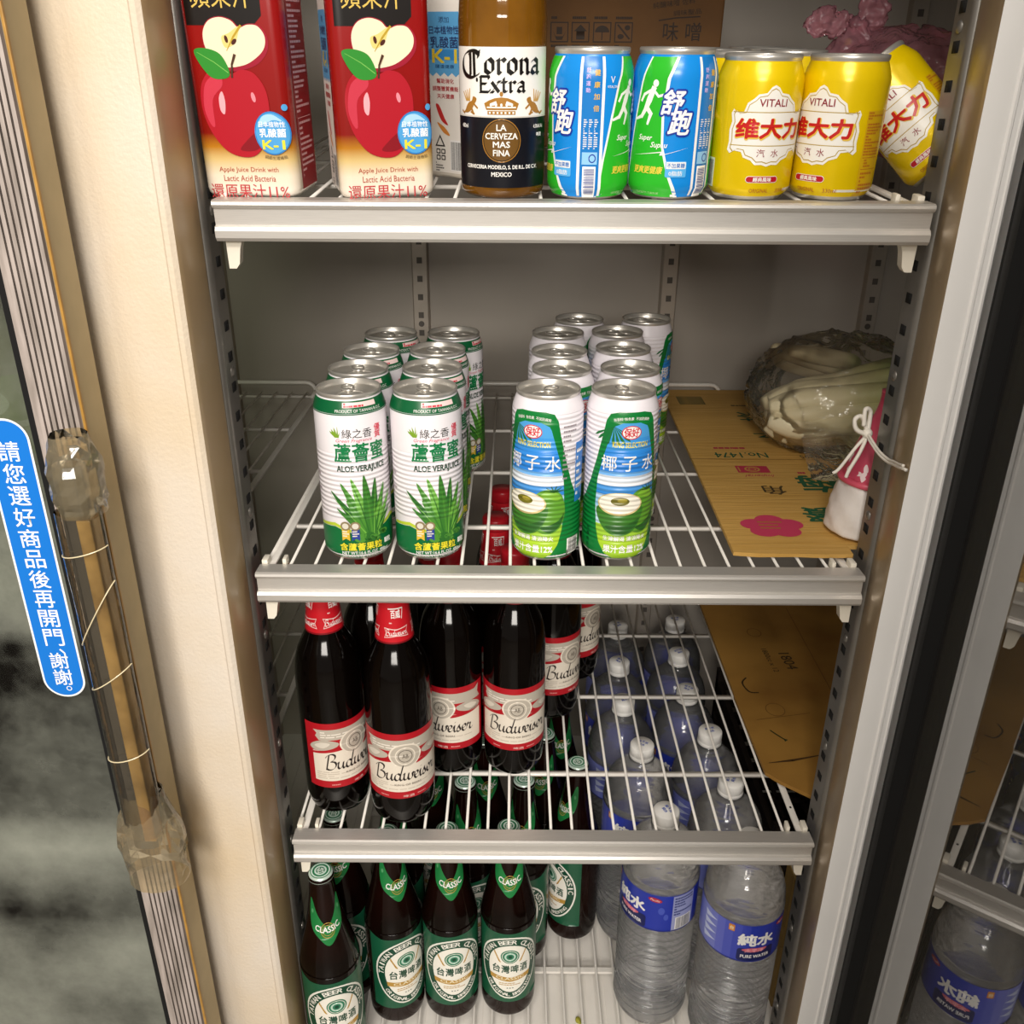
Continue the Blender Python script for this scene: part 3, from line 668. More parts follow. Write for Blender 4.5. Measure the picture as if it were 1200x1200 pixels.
def sport_sheet(R):
    s = Sheet(); C = PI*R; W = ink(WHITE); B = ink('1487DA', rough=.22); G = ink('2DB32A', rough=.22); DB = ink('15349A')
    s.rect(-C, C, 0.002, .1025, B, 1)
    def face(d):
        g = [(d-.013, .1025), (d+.012, .1025), (d+.006, .088), (d+.003, .062), (d+.004, .04), (d+.010, .02), (d+.019, .002), (d-.034, .002), (d-.030, .03), (d-.024, .062), (d-.019, .085)]
        s.poly(g, W, 2); s.poly([(d-.0115, .1025), (d+.0095, .1025), (d+.0035, .088), (d+.001, .062), (d+.0022, .04), (d+.0078, .02), (d+.0155, .002), (d-.0325, .002), (d-.0285, .03), (d-.0222, .062), (d-.0172, .085)], G, 3)
        # running figure
        x, y = d-.0115, .066
        s.ell(x+.0062, y+.0185, .0023, .0026, W, 4, 14)
        for p, wd in (([(x+.0048, y+.015), (x+.0015, y+.007), (x-.001, y+.001)], [.004, .005, .0038]), ([(x+.0045, y+.0145), (x-.0035, y+.0105), (x-.006, y+.006)], .002), ([(x+.0045, y+.014), (x+.009, y+.0095), (x+.0125, y+.0105)], .0018),
                      ([(x-.0008, y+.002), (x+.0035, y-.003), (x+.0012, y-.010)], [.0036, .003, .0018]), ([(x-.001, y+.001), (x-.005, y-.005), (x-.0105, y-.007)], [.0034, .0028, .0016])): s.line(p, wd, W, 4)
        for ch, cx, cz in (('舒', d+.0092, .0715), ('跑', d+.0155, .0575)):
            for bo, m, ly in ((.085, DB, 5), (.032, W, 6.5)):
                s.text(ch, cx, cz, .0165+bo*.02, .0165+bo*.02, m, ly, bo, .25) if bo else None
        s.text('Super', d-.0115, .0455, .0125, .0052, W, 5, .02, .3); s.text('Supau', d+.0005, .0405, .0135, .0052, W, 5, .02, .3)
        s.poly([(d-.022, .0325), (d+.004, .0365), (d+.0035, .0335), (d+.024, .0395), (d+.0015, .0335), (d+.0025, .0355)], W, 5)
        s.text('更爽更健康', d-.008, .0225, .026, .0056, ink('E8D04A'), 5, .03, .2)
        s.rrect(d+.007, d+.0235, .0175, .0295, .0012, ink('5AB0EA'), 5); s.rrect(d+.0076, d+.0229, .0238, .0289, .0006, W, 6); s.text('不加果糖', d+.0152, .0263, .0138, .0036, ink('1A6FC0'), 7, .02); s.text('0脂肪', d+.0152, .0205, .0105, .0036, W, 6, .01)
        s.text('SPORTS DRINK', d-.008, .0045, .022, .0024, ink('BFE8A8'), 5)
    face(0.); face(.0780)
    p = .038
    for x in (p-.0085, p+.0085): s.rect(x-.0011, x+.0011, .003, .1025, W, 8)
    s.rect(p-.0074, p+.0074, .003, .1025, ink('1C78C4', rough=.22), 7)
    s.vtext('舒跑運動', p-.003, .096, .0032, .0046, ink('CBB8EE'), 9, .02); s.vtext('健康加倍', p+.0035, .096, .0042, .0082, ink('D9AE45'), 9, .03)
    for x in (-.004, 0, .004): s.dashes(p+x-.0014, p+x+.0014, .038, .060, 14, W, 9, .5, 5)
    s.rect(p-.0058, p+.0058, .027, .036, ink('8FC6EE'), 9); s.ring(p+.002, .0315, .0028, .0032, .0008, DB, 10)
    s.rect(p-.005, p+.005, .002, .0255, W, 9); s.bars(p-.004, p+.004, .003, .0245, 22, ink('23408F'), 10, horiz=True)
    s.text('V', p+.0155, .087, .0036, .0046, W, 9); s.text('VITALON', p+.0155, .0822, .0085, .0018, W, 9)
    return s
def plaque(s, k, m, layer):
    """scalloped cartouche"""
    a = [(-.0315, .0435), (-.0322, .052), (-.0305, .058), (-.0318, .064), (-.0300, .0670), (-.0275, .0645), (-.0215, .0655), (-.0195, .0715), (-.015, .0745), (-.012, .0775), (-.006, .0785), (-.003, .0825), (0, .0840)]
    b = [(0, .0262), (-.004, .0275), (-.009, .0272), (-.0125, .0305), (-.0185, .0325), (-.0205, .0365), (-.0262, .0372), (-.030, .0350), (-.0325, .0375)]
    h = b+a; h = h+[(-x, y) for x, y in h[::-1]]
    s.poly([(x*k, .0552+(y-.0552)*k) for x, y in h], m, layer)
def vit_sheet(R):
    s = Sheet(); C = PI*R; W = ink('F1EEE6'); GD = ink('B79A3A'); RD = ink('C61F1C')
    plaque(s, 1., W, 2); plaque(s, .93, GD, 3); plaque(s, .905, W, 4)
    s.rect(-.030, .030, .0648, .0654, GD, 5); s.rect(-.030, .030, .0410, .0416, GD, 5)
    s.text('VITALI', 0, .0718, .0215, .0052, ink('8E1F2E'), 6, .02)
    s.text('维大力', .0006, .0530, .0535, .0142, ink('E8C24A'), 6, .075); s.text('维大力', 0, .0535, .0520, .0136, RD, 7, .045)
    s.text('汽', -.0055, .0360, .0062, .0058, ink('8E1F2E'), 6, 0); s.text('水', .0055, .0360, .0062, .0058, ink('8E1F2E'), 6, 0)
    s.rrect(-.0145, .0115, .0140, .0190, .0024, W, 2); s.rrect(-.0141, .0111, .0144, .0186, .0021, ink('B81428'), 3); s.text('經典風味', -.0015, .0165, .0145, .0032, W, 4, .04)
    s.text('ORIGINAL', -.003, .0080, .0155, .0031, ink('B5701A'), 3, .02); s.text('330ml', .0168, .0080, .0105, .0031, ink('B5701A'), 3, .02)
    O_ = ink('B86E1E')
    s.rect(.0375, .0575, .0035, .0665, ink('D0A812'), 2)
    s.dashes(.0382, .057, .060, .066, 3, O_, 3, .6, 3); s.dashes(.0388, .057, .034, .058, 11, O_, 3, .6, 5); s.rect(.039, .0568, .0325, .0330, O_, 3); s.rect(.039, .0568, .0240, .0245, O_, 3)
    s.dashes(.041, .055, .0255, .032, 3, O_, 3, .6, 7); s.dashes(.0395, .056, .0055, .0225, 6, O_, 3, .55, 11)
    s.rect(.020, .058, .0072, .0092, ink('E9E4D6'), 1)
    s.rect(-.06, -.045, .008, .03, W, 2); s.bars(-.0585, -.0465, .0095, .0285, 18, ink('2A2A2A'), 3)
    return s
def place(o, x, y, z, yaw=0., rx=0., label=None, cat=None, group=None):
    o.location = (x, y, z+ZO); o.rotation_euler = (Matrix.Rotation(rx, 3, 'X') @ Matrix.Rotation(yaw, 3, 'Z')).to_euler()
    return tag(o, label, cat, group)
R_ = math.radians
# aloe juice cans: two rows of four
AL = make_can(.0335, .167, mat('can_white_ribbed', 'F0EBEF', .34, rib=(.0047, .046, .112)), aloe_sheet(.0335))
RN = ('front', 'second', 'third', 'rearmost')
first = True
for side, pts, yaws in (('left', [(-.2000, .0545), (-.2019, .1245), (-.1997, .198), (-.1887, .277)], (19, 16, 30, 52)), ('right', [(-.1290, .0560), (-.1285, .1290), (-.1290, .2030), (-.1165, .281)], (19, 40, 44, 66))):
    for k, (x, y) in enumerate(pts):
        o = AL if first else copy_tree(AL); first = False
        place(o, x, y, S2, R_(yaws[k]), 0, f'white and green aloe drink can, {RN[k]} of the {side} row of aloe cans', 'can', 'aloe drink cans on the middle shelf')
CO = make_can(.0335, .167, mat('can_white_ribbed_all', 'F1ECF2', .34, rib=(.0047, .012, .15)), coco_sheet(.0335))
first = True; RN5 = ('front', 'second', 'third', 'fourth', 'rearmost')
for side, pts, yaws in (('left', [(-.0142, .0555), (.0016, .128), (.0024, .198), (.0047, .285), (.0344, .3605)], (-26, 40, 30, 60, 55)), ('right', [(.0560, .0565), (.0705, .130), (.0726, .213), (.0746, .292), (.1182, .3635)], (9, 60, 70, 48, 78))):
    for k, (x, y) in enumerate(pts):
        o = CO if first else copy_tree(CO); first = False
        place(o, x, y, S2, R_(yaws[k]), 0, f'coconut water can with blue and green label, {RN5[k]} of the {side} row of coconut cans', 'can', 'coconut water cans on the middle shelf')
# blue sport drink cans
SP = make_can(.0328, .1085, mat('can_blue', '1487DA', .24), sport_sheet(.0328))
place(SP, .0130, .0395, s1(.0395), R_(-69), TILT, 'blue sport drink can with the barcode strip turned forward, beside the beer bottle', 'can', 'blue and green sport drink cans')
place(copy_tree(SP), .0792, .0415, s1(.0415), R_(-25), TILT, 'green and blue sport drink can with a white running figure facing forward', 'can', 'blue and green sport drink cans')
# yellow cans
YEL = mat('can_yellow', 'F0CE04', .24, .15, var=.08, vscale=30)
VI = make_can(.0333, .1045, YEL, vit_sheet(.0333))
place(VI, .1462, .0400, s1(.0400), R_(7), TILT, 'yellow soda can next to the green sport drink can, front left of the yellow cans', 'can', 'yellow soda cans')
place(copy_tree(VI), .2135, .0400, s1(.0400), R_(-46), TILT, 'yellow soda can showing its side text, front right of the upright yellow cans', 'can', 'yellow soda cans')
k = 0
ROW = ('second', 'third', 'fourth')
for j in range(3):
    for i, side in enumerate(('left', 'right')):
        x, y = (.1420, .2060)[i]-.004*j*(1-i), (.1085, .172)[i]+.068*j
        place(copy_tree(VI), x, y, s1(y), random.uniform(-1, 1), TILT, f'yellow soda can {ROW[j]} from the front in the {side} column of yellow cans', 'can', 'yellow soda cans')
t = copy_tree(VI); tag(t, 'yellow soda can tipped over and leaning against the right front post', 'can', 'yellow soda cans')
ax = R_(42)
az = Vector((-.068, .036, .0777)).normalized(); cd_ = Vector((-.36, -.80, .04)); cd_ = (cd_-az*cd_.dot(az)).normalized()
cd_ = Matrix.Rotation(R_(-14), 3, az) @ cd_
yx = -cd_; xx = yx.cross(az)
t.rotation_euler = Matrix(((xx.x, yx.x, az.x), (xx.y, yx.y, az.y), (xx.z, yx.z, az.z))).to_euler()
t.location = (.3215, .0700, s1(.070)+.0210+ZO)
TIPPED = t

# ------------------------------------------------------------------ juice cartons
def rsq(hw, hd, r, n=6):
    pts = []
    for cx, cy, a0 in ((hw-r, -hd+r, -PI/2), (hw-r, hd-r, 0), (-hw+r, hd-r, PI/2), (-hw+r, -hd+r, PI)):
        pts += [(cx+r*math.cos(a0+PI/2*k/n), cy+r*math.sin(a0+PI/2*k/n)) for k in range(n+1)]
    return pts
def make_carton():
    hw, hd, r = .0385, .035, .010
    root = empty('juice_carton'); bm = bmesh.new(); rings = []
    for z, k in ((.0, .94), (.0025, .985), (.006, 1), (.172, 1), (.182, .97), (.196, .80), (.207, .52), (.211, .40), (.212, .38)):
        rings.append([bm.verts.new((x*k, y*k, z)) for x, y in rsq(hw, hd, r)])
    n = len(rings[0])
    for a, b in zip(rings, rings[1:]):
        for i in range(n): bm.faces.new((a[i], a[(i+1) % n], b[(i+1) % n], b[i])).smooth = True
    bm.faces.new(rings[0][::-1]); bm.faces.new(rings[-1])
    M = bpy.data.materials.new('carton_red_to_cream'); M.use_nodes = True; nt = M.node_tree; b = nt.nodes['Principled BSDF']; b.inputs['Roughness'].default_value = .22; b.inputs['Coat Weight'].default_value = .3
    tc = nt.nodes.new('ShaderNodeTexCoord'); sp = nt.nodes.new('ShaderNodeSeparateXYZ'); mr = nt.nodes.new('ShaderNodeMapRange'); cr = nt.nodes.new('ShaderNodeValToRGB')
    nt.links.new(tc.outputs['Object'], sp.inputs[0]); nt.links.new(sp.outputs[2], mr.inputs[0]); mr.inputs[2].default_value = .1; nt.links.new(mr.outputs[0], cr.inputs[0]); nt.links.new(cr.outputs[0], b.inputs['Base Color'])
    E = cr.color_ramp.elements
    for i, (p, c) in enumerate([(0, 'E6DDD0'), (.16, 'EADCC4'), (.28, 'D9BC7C'), (.37, 'B87A1E'), (.47, '86120B'), (1, '8E0E0E')]):
        e = E[i] if i < 2 else E.new(p); e.position = p; e.color = lin(c)
    per = 2*(hw-r); q = PI*r/2
    def mp(u, v, off):
        sg = 1 if u >= 0 else -1; a = abs(u)
        if a <= hw-r: return (u, -hd-off, v)
        a -= hw-r
        if a <= q: t = a/r; return (sg*(hw-r+(r+off)*math.sin(t)), -hd+r-(r+off)*math.cos(t), v)
        a -= q
        if a <= 2*(hd-r)*1: return (sg*(hw+off), -hd+r+a, v)
        a -= 2*(hd-r); t = min(a/r, PI/2)
        return (sg*(hw-r+(r+off)*math.cos(t)), hd-r+(r+off)*math.sin(t), v)
    s = Sheet(); K = ink('15100E'); RD = ink('B5202B'); CRM = ink('F0E3C2')
    s.poly([(-.034, .1215), (.017, .1215), (.024, .128), (.0245, .170), (-.034, .170)], K, 1)
    s.text('蘋果汁', -.005, .1415, .046, .0175, ink('D9B95A'), 2, .0); s.text('APPLE JUICE', -.005, .160, .04, .006, ink('D9B95A'), 2)
    HA = lambda L: [(x, .091+(y-.078)*.88) for x, y in L]
    WA = lambda L: [(x, .030+(y-.0405)*1.442) for x, y in L]
    # half apple
    s.blob(HA([(-.022, .096), (-.022, .108), (-.017, .1165), (-.008, .1195), (.001, .117), (.006, .112), (.013, .114), (.021, .113), (.0265, .105), (.026, .094), (.018, .084), (.006, .079), (-.006, .078), (-.016, .083)]), ink('9C1730'), 2)
    s.blob(HA([(-.0215, .097), (-.0215, .108), (-.0165, .1160), (-.008, .1188), (.0005, .1163), (.0058, .111), (.013, .1132), (.0205, .112), (.0250, .104), (.0225, .094), (.012, .085), (.002, .0815), (-.008, .081), (-.0165, .085)]), CRM, 3)
    s.blob(HA([(-.008, .104), (-.002, .107), (.006, .112), (.004, .1035), (.001, .0985), (-.006, .096)]), ink('E4CF7E'), 4); s.line(HA([(.0075, .1125), (.001, .104), (-.005, .094)]), [.0016, .0014, .0004], ink('B89A2E'), 5)
    s.ell(-.0045, .1125, .0013, .0026, ink('4A1F16'), 6, 12, .2); s.ell(.0012, .1108, .0014, .0026, ink('4A1F16'), 6, 12, -.8)
    # whole apple
    s.blob(WA([(-.030, .064), (-.029, .075), (-.022, .082), (-.012, .0835), (-.004, .0815), (.004, .0835), (.014, .0815), (.0215, .073), (.022, .060), (.017, .049), (.008, .0415), (-.004, .0405), (-.016, .044), (-.0255, .053)]), ink('AE1526'), 7)
    s.blob(WA([(-.0285, .066), (-.025, .077), (-.014, .0815), (-.012, .076), (-.021, .069), (-.022, .056), (-.026, .058)]), ink('C7374A'), 8); s.blob(WA([(-.004, .044), (.01, .0445), (.0185, .054), (.02, .064), (.012, .055), (.002, .049)]), ink('850F1C'), 8)
    s.blob(WA([(-.016, .070), (-.013, .073), (-.0115, .068), (-.013, .062), (-.016, .064)]), ink('F2A8B0'), 9); s.ell(.011, .073, .0016, .0036, ink('E88C98'), 9, 12, .2)
    s.line(WA([(-.0035, .080), (-.0025, .086), (.0005, .0905)]), [.0016, .0014, .002], ink('4A2E1E'), 10)
    s.blob(WA([(-.005, .081), (-.011, .079), (-.020, .080), (-.0275, .0865), (-.030, .0925), (-.022, .0935), (-.012, .0915), (-.007, .087)]), ink('2F8A2E'), 10); s.line(WA([(-.006, .082), (-.016, .087), (-.028, .0915)]), [.0006, .0005, .0003], ink('7DC05A'), 11)
    s.ell(.0228, .0475, .0140, .0158, ink('2F7FC4'), 12); s.ell(.0228, .0475, .0130, .0148, ink('4FA0DA'), 13); s.blob([(.012, .052), (.016, .0595), (.024, .061), (.031, .0565), (.024, .057), (.017, .054)], ink('A8D4F0'), 14)
    s.ell(.0335, .0660, .0022, .0024, ink('4FA0DA'), 13, 14)
    s.text('日本植物性', .0228, .0540, .020, .0042, ink('F5F8FA'), 15, .01); s.text('乳酸菌', .0228, .0478, .020, .0062, ink('F5F8FA'), 15, .03); s.text('K-1', .0228, .0392, .017, .0064, ink('E6D83A'), 15, .05)
    s.text('調節生理機能', .0235, .0292, .018, .0026, ink('6E5A3A'), 4, .0, arc=-.03)
    s.text('Apple Juice Drink with', .0, .0200, .048, .0046, ink('A8432E'), 3); s.text('Lactic Acid Bacteria', .0, .0138, .042, .0046, ink('A8432E'), 3); s.text('還原果汁11%', -.001, .0040, .064, .0110, ink('B5343A'), 3, -.0)
    # right side panel, red with white small print; left side panel, white with blue header
    c = hw-r+q+(hd-r)
    s.rect(c-.021, c+.024, .004, .170, ink('960E1A'), 1); s.dashes(c-.018, c+.020, .060, .165, 30, ink('E8B8BC'), 2, .5, 21); s.rect(c-.017, c+.020, .0565, .0570, ink('E8B8BC'), 2); s.rect(c-.017, c-.0165, .012, .0565, ink('E8B8BC'), 2); s.dashes(c-.0155, c+.019, .012, .055, 11, ink('E8B8BC'), 2, .45, 25)
    c = -c; m = c+.001
    s.rect(c-.026, c+.0225, .004, .170, ink('EFE9DF'), 1)
    z0 = .086; zig = [(c-.0225, .1325), (c+.020, .1325), (c+.0225, .129)]+[(c+.0225-.0451*k/10, z0+(0 if k % 2 else -.003)) for k in range(11)]+[(c-.0245, .129)]
    s.poly(zig, ink('5FA9DC'), 2); s.rect(c-.0226, c+.0225, .096, .104, ink('3C8CCB'), 3)
    s.text('添加', m, .1265, .012, .0045, ink('2B3A6A'), 4, .0); s.text('日本植物性', m, .1188, .034, .0062, ink('2B3A6A'), 4, .02); s.text('乳酸菌', m, .1095, .032, .0085, ink('2B3A6A'), 4, .02); s.text('K-1', m, .0990, .028, .0100, ink('E8CC3A'), 4, .05); s.text('腸道健康', m, .0910, .022, .0030, ink('1F4A7A'), 4)
    for k in range(3): s.text(('幫助消化', '調整體質機能', '天天健康')[k], m, .0795-.0060*k, (.020, .030, .020)[k], .0038, ink('B5343A'), 3, .03)
    s.blob([(m-.012, .060), (m-.006, .048), (m+.002, .044), (m-.002, .05), (m-.008, .060)], ink('C9302E'), 3); s.blob([(m-.011, .046), (m-.004, .038), (m+.004, .0355), (m-.002, .042)], ink('D98A3A'), 3)
    s.poly([(m-.014, .026), (m-.008, .036), (m-.002, .026)], ink('3A3632'), 3); s.poly([(m-.0118, .0272), (m-.008, .0335), (m-.0042, .0272)], ink('EFE9DF'), 4)
    for k in range(4): s.rrect(m-.013+.006*(k % 2), m-.008+.006*(k % 2), .0145+.0052*(k//2), .0188+.0052*(k//2), .001, ink('3A3632'), 3); s.rrect(m-.012+.006*(k % 2), m-.009+.006*(k % 2), .0155+.0052*(k//2), .0178+.0052*(k//2), .0006, ink('EFE9DF'), 4)
    s.dashes(m-.014, m, .0045, .013, 4, ink('5A544E'), 3, .5, 4); s.rect(m+.004, m+.0215, .006, .032, ink(WHITE), 3); s.bars(m+.005, m+.0205, .007, .0305, 18, ink('2A2624'), 4)
    s.build(bm, mp, 1, .0022, 0)
    mesh('body', bm, [M]+s.mats, root)
    bm = bmesh.new(); lathe(bm, [(.0135, .212), (.0140, .213), (.0140, .227), (.0130, .2285), (0, .2285)], 28, cap0=False, cap1=False, scal=lambda a, z: 1+.012*math.sin(a*28)); mesh('screw_cap', bm, mat('carton_cap', 'A8182A', .35, var=.05), root, smooth=.5)
    return root
JC = make_carton()
place(JC, -.2575, .0520, s1(.0520), R_(-3), TILT, 'red apple juice carton at the far left of the top shelf', 'carton', 'apple juice cartons')
place(copy_tree(JC), -.1585, .0530, s1(.0530), R_(17), TILT, 'red apple juice carton left of the pale beer bottle, white side panel showing', 'carton', 'apple juice cartons')
place(copy_tree(JC), -.0850, .1560, s1(.1560), R_(52), TILT, 'apple juice carton standing behind the pale beer bottle', 'carton', 'apple juice cartons')
# ------------------------------------------------------------------ bottles
def lath(prof, seg=56, smooth=.6, **k):
    bm = bmesh.new(); lathe(bm, prof, seg, **k); return bm
def smoothprof(pts, n=4): return spline(pts, n)
BEER = mat('dark_beer_bottle', '060302', .10, coat=.0, spec=.32, var=.3, vscale=8)
AMBER = mat('brown_glass_bottle', '0C0503', .10, coat=.0, spec=.32, var=.4, vscale=9, hex2='1E0A06')
def crown(root, r, z, h, m, art):
    bm = bmesh.new(); n = 42
    lathe(bm, [(r*1.06, z), (r*1.0, z+h*.45), (r*.95, z+h*.85), (r*.8, z+h)], n, cap0=True, cap1=True, scal=lambda a, zz: 1+(.075*math.sin(a*21) if zz < z+h*.3 else 0))
    for f in bm.faces: f.smooth = True
    if art: art.build(bm, flat_map((0, 0, z+h), (1, 0, 0), (0, 1, 0), (0, 0, 1)), 1, 0)
    return mesh('crown_cap', bm, [m]+(art.mats if art else []), root)
# pen alphabets
BUD = {'B': ([[(.02, .02), (.22, .98)], [(.0, .80), (.16, .98), (.42, 1.04), (.58, .92), (.52, .70), (.30, .55)], [(.30, .55), (.54, .50), (.60, .28), (.44, .06), (.18, .0), (.02, .08)]], .66),
       'u': ([[(.0, .38), (.1, .48), (.04, .16), (.14, .03), (.3, .18), (.38, .46)], [(.38, .46), (.33, .12), (.42, .03), (.54, .2)]], .5),
       'd': ([[(.36, .38), (.24, .48), (.08, .36), (.04, .12), (.16, .02), (.32, .18), (.56, 1.0)], [(.38, .4), (.34, .1), (.44, .02), (.56, .2)]], .52),
       'w': ([[(.0, .38), (.1, .48), (.04, .14), (.14, .03), (.28, .2), (.34, .46)], [(.34, .46), (.3, .12), (.4, .03), (.56, .2), (.56, .46), (.68, .4)]], .64),
       'e': ([[(.02, .2), (.2, .26), (.28, .38), (.2, .48), (.06, .36), (.05, .12), (.18, .02), (.36, .18)]], .35),
       'i': ([[(.0, .24), (.1, .47), (.06, .12), (.14, .02), (.26, .18)], [(.14, .66), (.155, .69)]], .24),
       's': ([[(.0, .2), (.16, .5), (.14, .36), (.22, .18), (.12, .02), (.0, .08)], [(.2, .08), (.32, .2)]], .3),
       'r': ([[(.0, .24), (.08, .5), (.1, .4), (.26, .42), (.2, .14), (.28, .02), (.44, .16)]], .4)}
GOTH = {'C': ([[(.62, .86), (.46, .98), (.22, .92), (.06, .70), (.04, .36), (.16, .10), (.40, .0), (.62, .14)], [(.30, .90), (.34, .80), (.34, .06)], [(.62, .98), (.60, .74)], [(.46, .96), (.48, .06)]], .70),
        'o': ([[(.06, .54), (.06, .14), (.22, .0), (.36, .14)], [(.06, .54), (.22, .68), (.36, .52), (.36, .12)]], .46),
        'r': ([[(.0, .58), (.10, .66), (.10, .06), (.18, .0)], [(.10, .54), (.26, .68), (.36, .56)]], .40),
        'n': ([[(.0, .58), (.09, .66), (.09, .06), (.15, .0)], [(.09, .54), (.26, .68), (.36, .56), (.36, .06), (.44, .0)]], .50),
        'a': ([[(.04, .54), (.2, .68), (.34, .56), (.34, .06), (.42, .0)], [(.34, .38), (.1, .32), (.04, .12), (.16, .0), (.34, .12)]], .46),
        'E': ([[(.06, .94), (.06, .04)], [(.0, .98), (.48, .98), (.50, .84)], [(.06, .52), (.36, .52)], [(.0, .0), (.50, .0), (.54, .16)]], .60),
        'x': ([[(.0, .64), (.36, .0)], [(.36, .64), (.0, .0)], [(.28, .66), (.44, .66)], [(-.06, .0), (.12, .0)]], .44),
        't': ([[(.12, .90), (.12, .1), (.2, .0), (.3, .06)], [(.0, .64), (.28, .64)]], .32)}
def penword(s, word, font, x, y, wd, h, nib, m, layer, sp=.0, ang=.7, curve=True):
    tot = sum(font[c][1]+sp for c in word)-sp; k = wd/tot; cx = x-wd/2
    for c in word:
        for st in font[c][0]:
            pts = spline(st, 4) if curve and len(st) > 2 else st
            s.pen([(cx+a*k, y+b*h) for a, b in pts], nib, m, layer, ang)
        cx += (font[c][1]+sp)*k
def make_bud():
    root = empty('beer_bottle'); h = .278
    pts = [(.0295, .0), (.0330, .004), (.0352, .012), (.0364, .030), (.0366, .10), (.0366, .160), (.0362, .176), (.0346, .192), (.0312, .206), (.0262, .217), (.0218, .2265), (.0196, .236), (.0182, .250), (.0166, .266), (.0152, .278)]
    pr = smoothprof(pts, 4)
    bm = lath(pr, scal=lambda a, z: 1+(.022*math.cos(a*5)*max(0, 1-z/.022) if z < .022 else 0))
    o = mesh('bottle', bm, BEER, root, smooth=.8)
    rad = prof_rad(pr); mp = cyl_map(.0366, rad)
    s = Sheet(); RD = ink('B01622'); CR = ink('E4DACA'); SV = ink('B9B0A2'); GY = ink('6E665C'); K = ink('241B1A')
    s.rect(-.0575, .0575, .041, .1285, RD, 1)
    s.rect(-.049, .052, .0505, .0915, CR, 2); s.dashes(-.046, .049, .053, .064, 4, ink('C4B8A8'), 3, .35, 3)
    s.poly([(-.049, .0875), (-.010, .0925), (-.010, .0955), (-.049, .0905)], RD, 4); s.poly([(.052, .0955), (.010, .0905), (.012, .0865), (.052, .0915)], RD, 4)
    s.poly([(-.046, .1205), (.043, .1205), (.050, .125), (.048, .114), (.052, .1065), (-.040, .1065), (-.044, .112), (-.042, .116)], SV, 3)
    s.dashes(-.038, .042, .109, .1185, 3, ink('E9E2D6'), 4, .45, 4)
    for sg in (-1, 1): s.blob([(sg*.020, .103), (sg*.034, .107), (sg*.046, .103), (sg*.052, .096), (sg*.044, .092), (sg*.030, .094), (sg*.020, .098)], SV, 4); s.blob([(sg*.028, .102), (sg*.038, .1035), (sg*.046, .0985), (sg*.036, .096)], ink('D8D0C2'), 5)
    s.blob([(-.018, .100), (-.012, .112), (0, .1155), (.012, .112), (.018, .100), (.012, .088), (0, .083), (-.012, .088)], CR, 5)
    s.blob([(-.016, .100), (-.011, .1105), (0, .1135), (.011, .1105), (.016, .100), (.011, .0895), (0, .085), (-.011, .0895)], SV, 6); s.ring(0, .0995, .011, .0115, .0013, CR, 7); s.ring(0, .0995, .0078, .0082, .0009, GY, 7); s.text('AB', 0, .0995, .0065, .0055, GY, 8, .02)
    penword(s, 'Budweiser', BUD, .002, .0665, .073, .0205, .0023, K, 6)
    s.text('KING OF BEERS', .002, .0605, .030, .0026, GY, 5); s.text('啤酒', .002, .0445, .012, .0034, ink('E9C9C0'), 4); s.dashes(-.03, -.01, .0435, .0465, 1, ink('D98A86'), 3, .5); s.dashes(.012, .034, .0435, .0465, 1, ink('D98A86'), 3, .5)
    sheet_obj('label', s, mp, root, .003, .01)
    s = Sheet(); F = ink('C51A26')
    Cn = PI*.0366
    s.rect(-Cn, Cn, .2315, .2785, F, 1); s.rect(-Cn, Cn, .2312, .2330, ink('7E0E18'), 2)
    for d in (-.062, 0., .062):
        q = 1.75
        s.poly([(d-.025, .2375), (d-.021, .2435), (d-.025, .2495), (d, .2475), (d+.025, .2495), (d+.021, .2435), (d+.025, .2375), (d, .2395)], ink('E8C9C4'), 3)
        s.poly([(d-.0235, .2385), (d-.0195, .2435), (d-.0235, .2485), (d, .2464), (d+.0235, .2485), (d+.0195, .2435), (d+.0235, .2385), (d, .2406)], F, 4)
        penword(s, 'Budweiser', BUD, d, .2405, .041, .0072, .0013, ink(WHITE), 5)
        s.dashes(d-.014, d+.014, .2535, .2560, 1, ink('F0D0CC'), 3, .5, 2); s.text('百威', d, .2645, .021, .0092, ink(WHITE), 3, .03); s.line([(d-.016, .2705), (d+.017, .2705), (d+.013, .2590)], .0012, ink(WHITE), 3)
    nk = sheet_obj('neck_label', s, mp, root, .004, .004)
    bm = bmesh.new(); lathe(bm, [(.0156, .276), (.0162, .277), (.0162, .289), (.0150, .2915), (0, .2915)], 30, cap1=False, scal=lambda a, z: 1+.012*math.sin(a*30)); mesh('screw_cap', bm, ink('B01622'), root, smooth=.5)
    return root
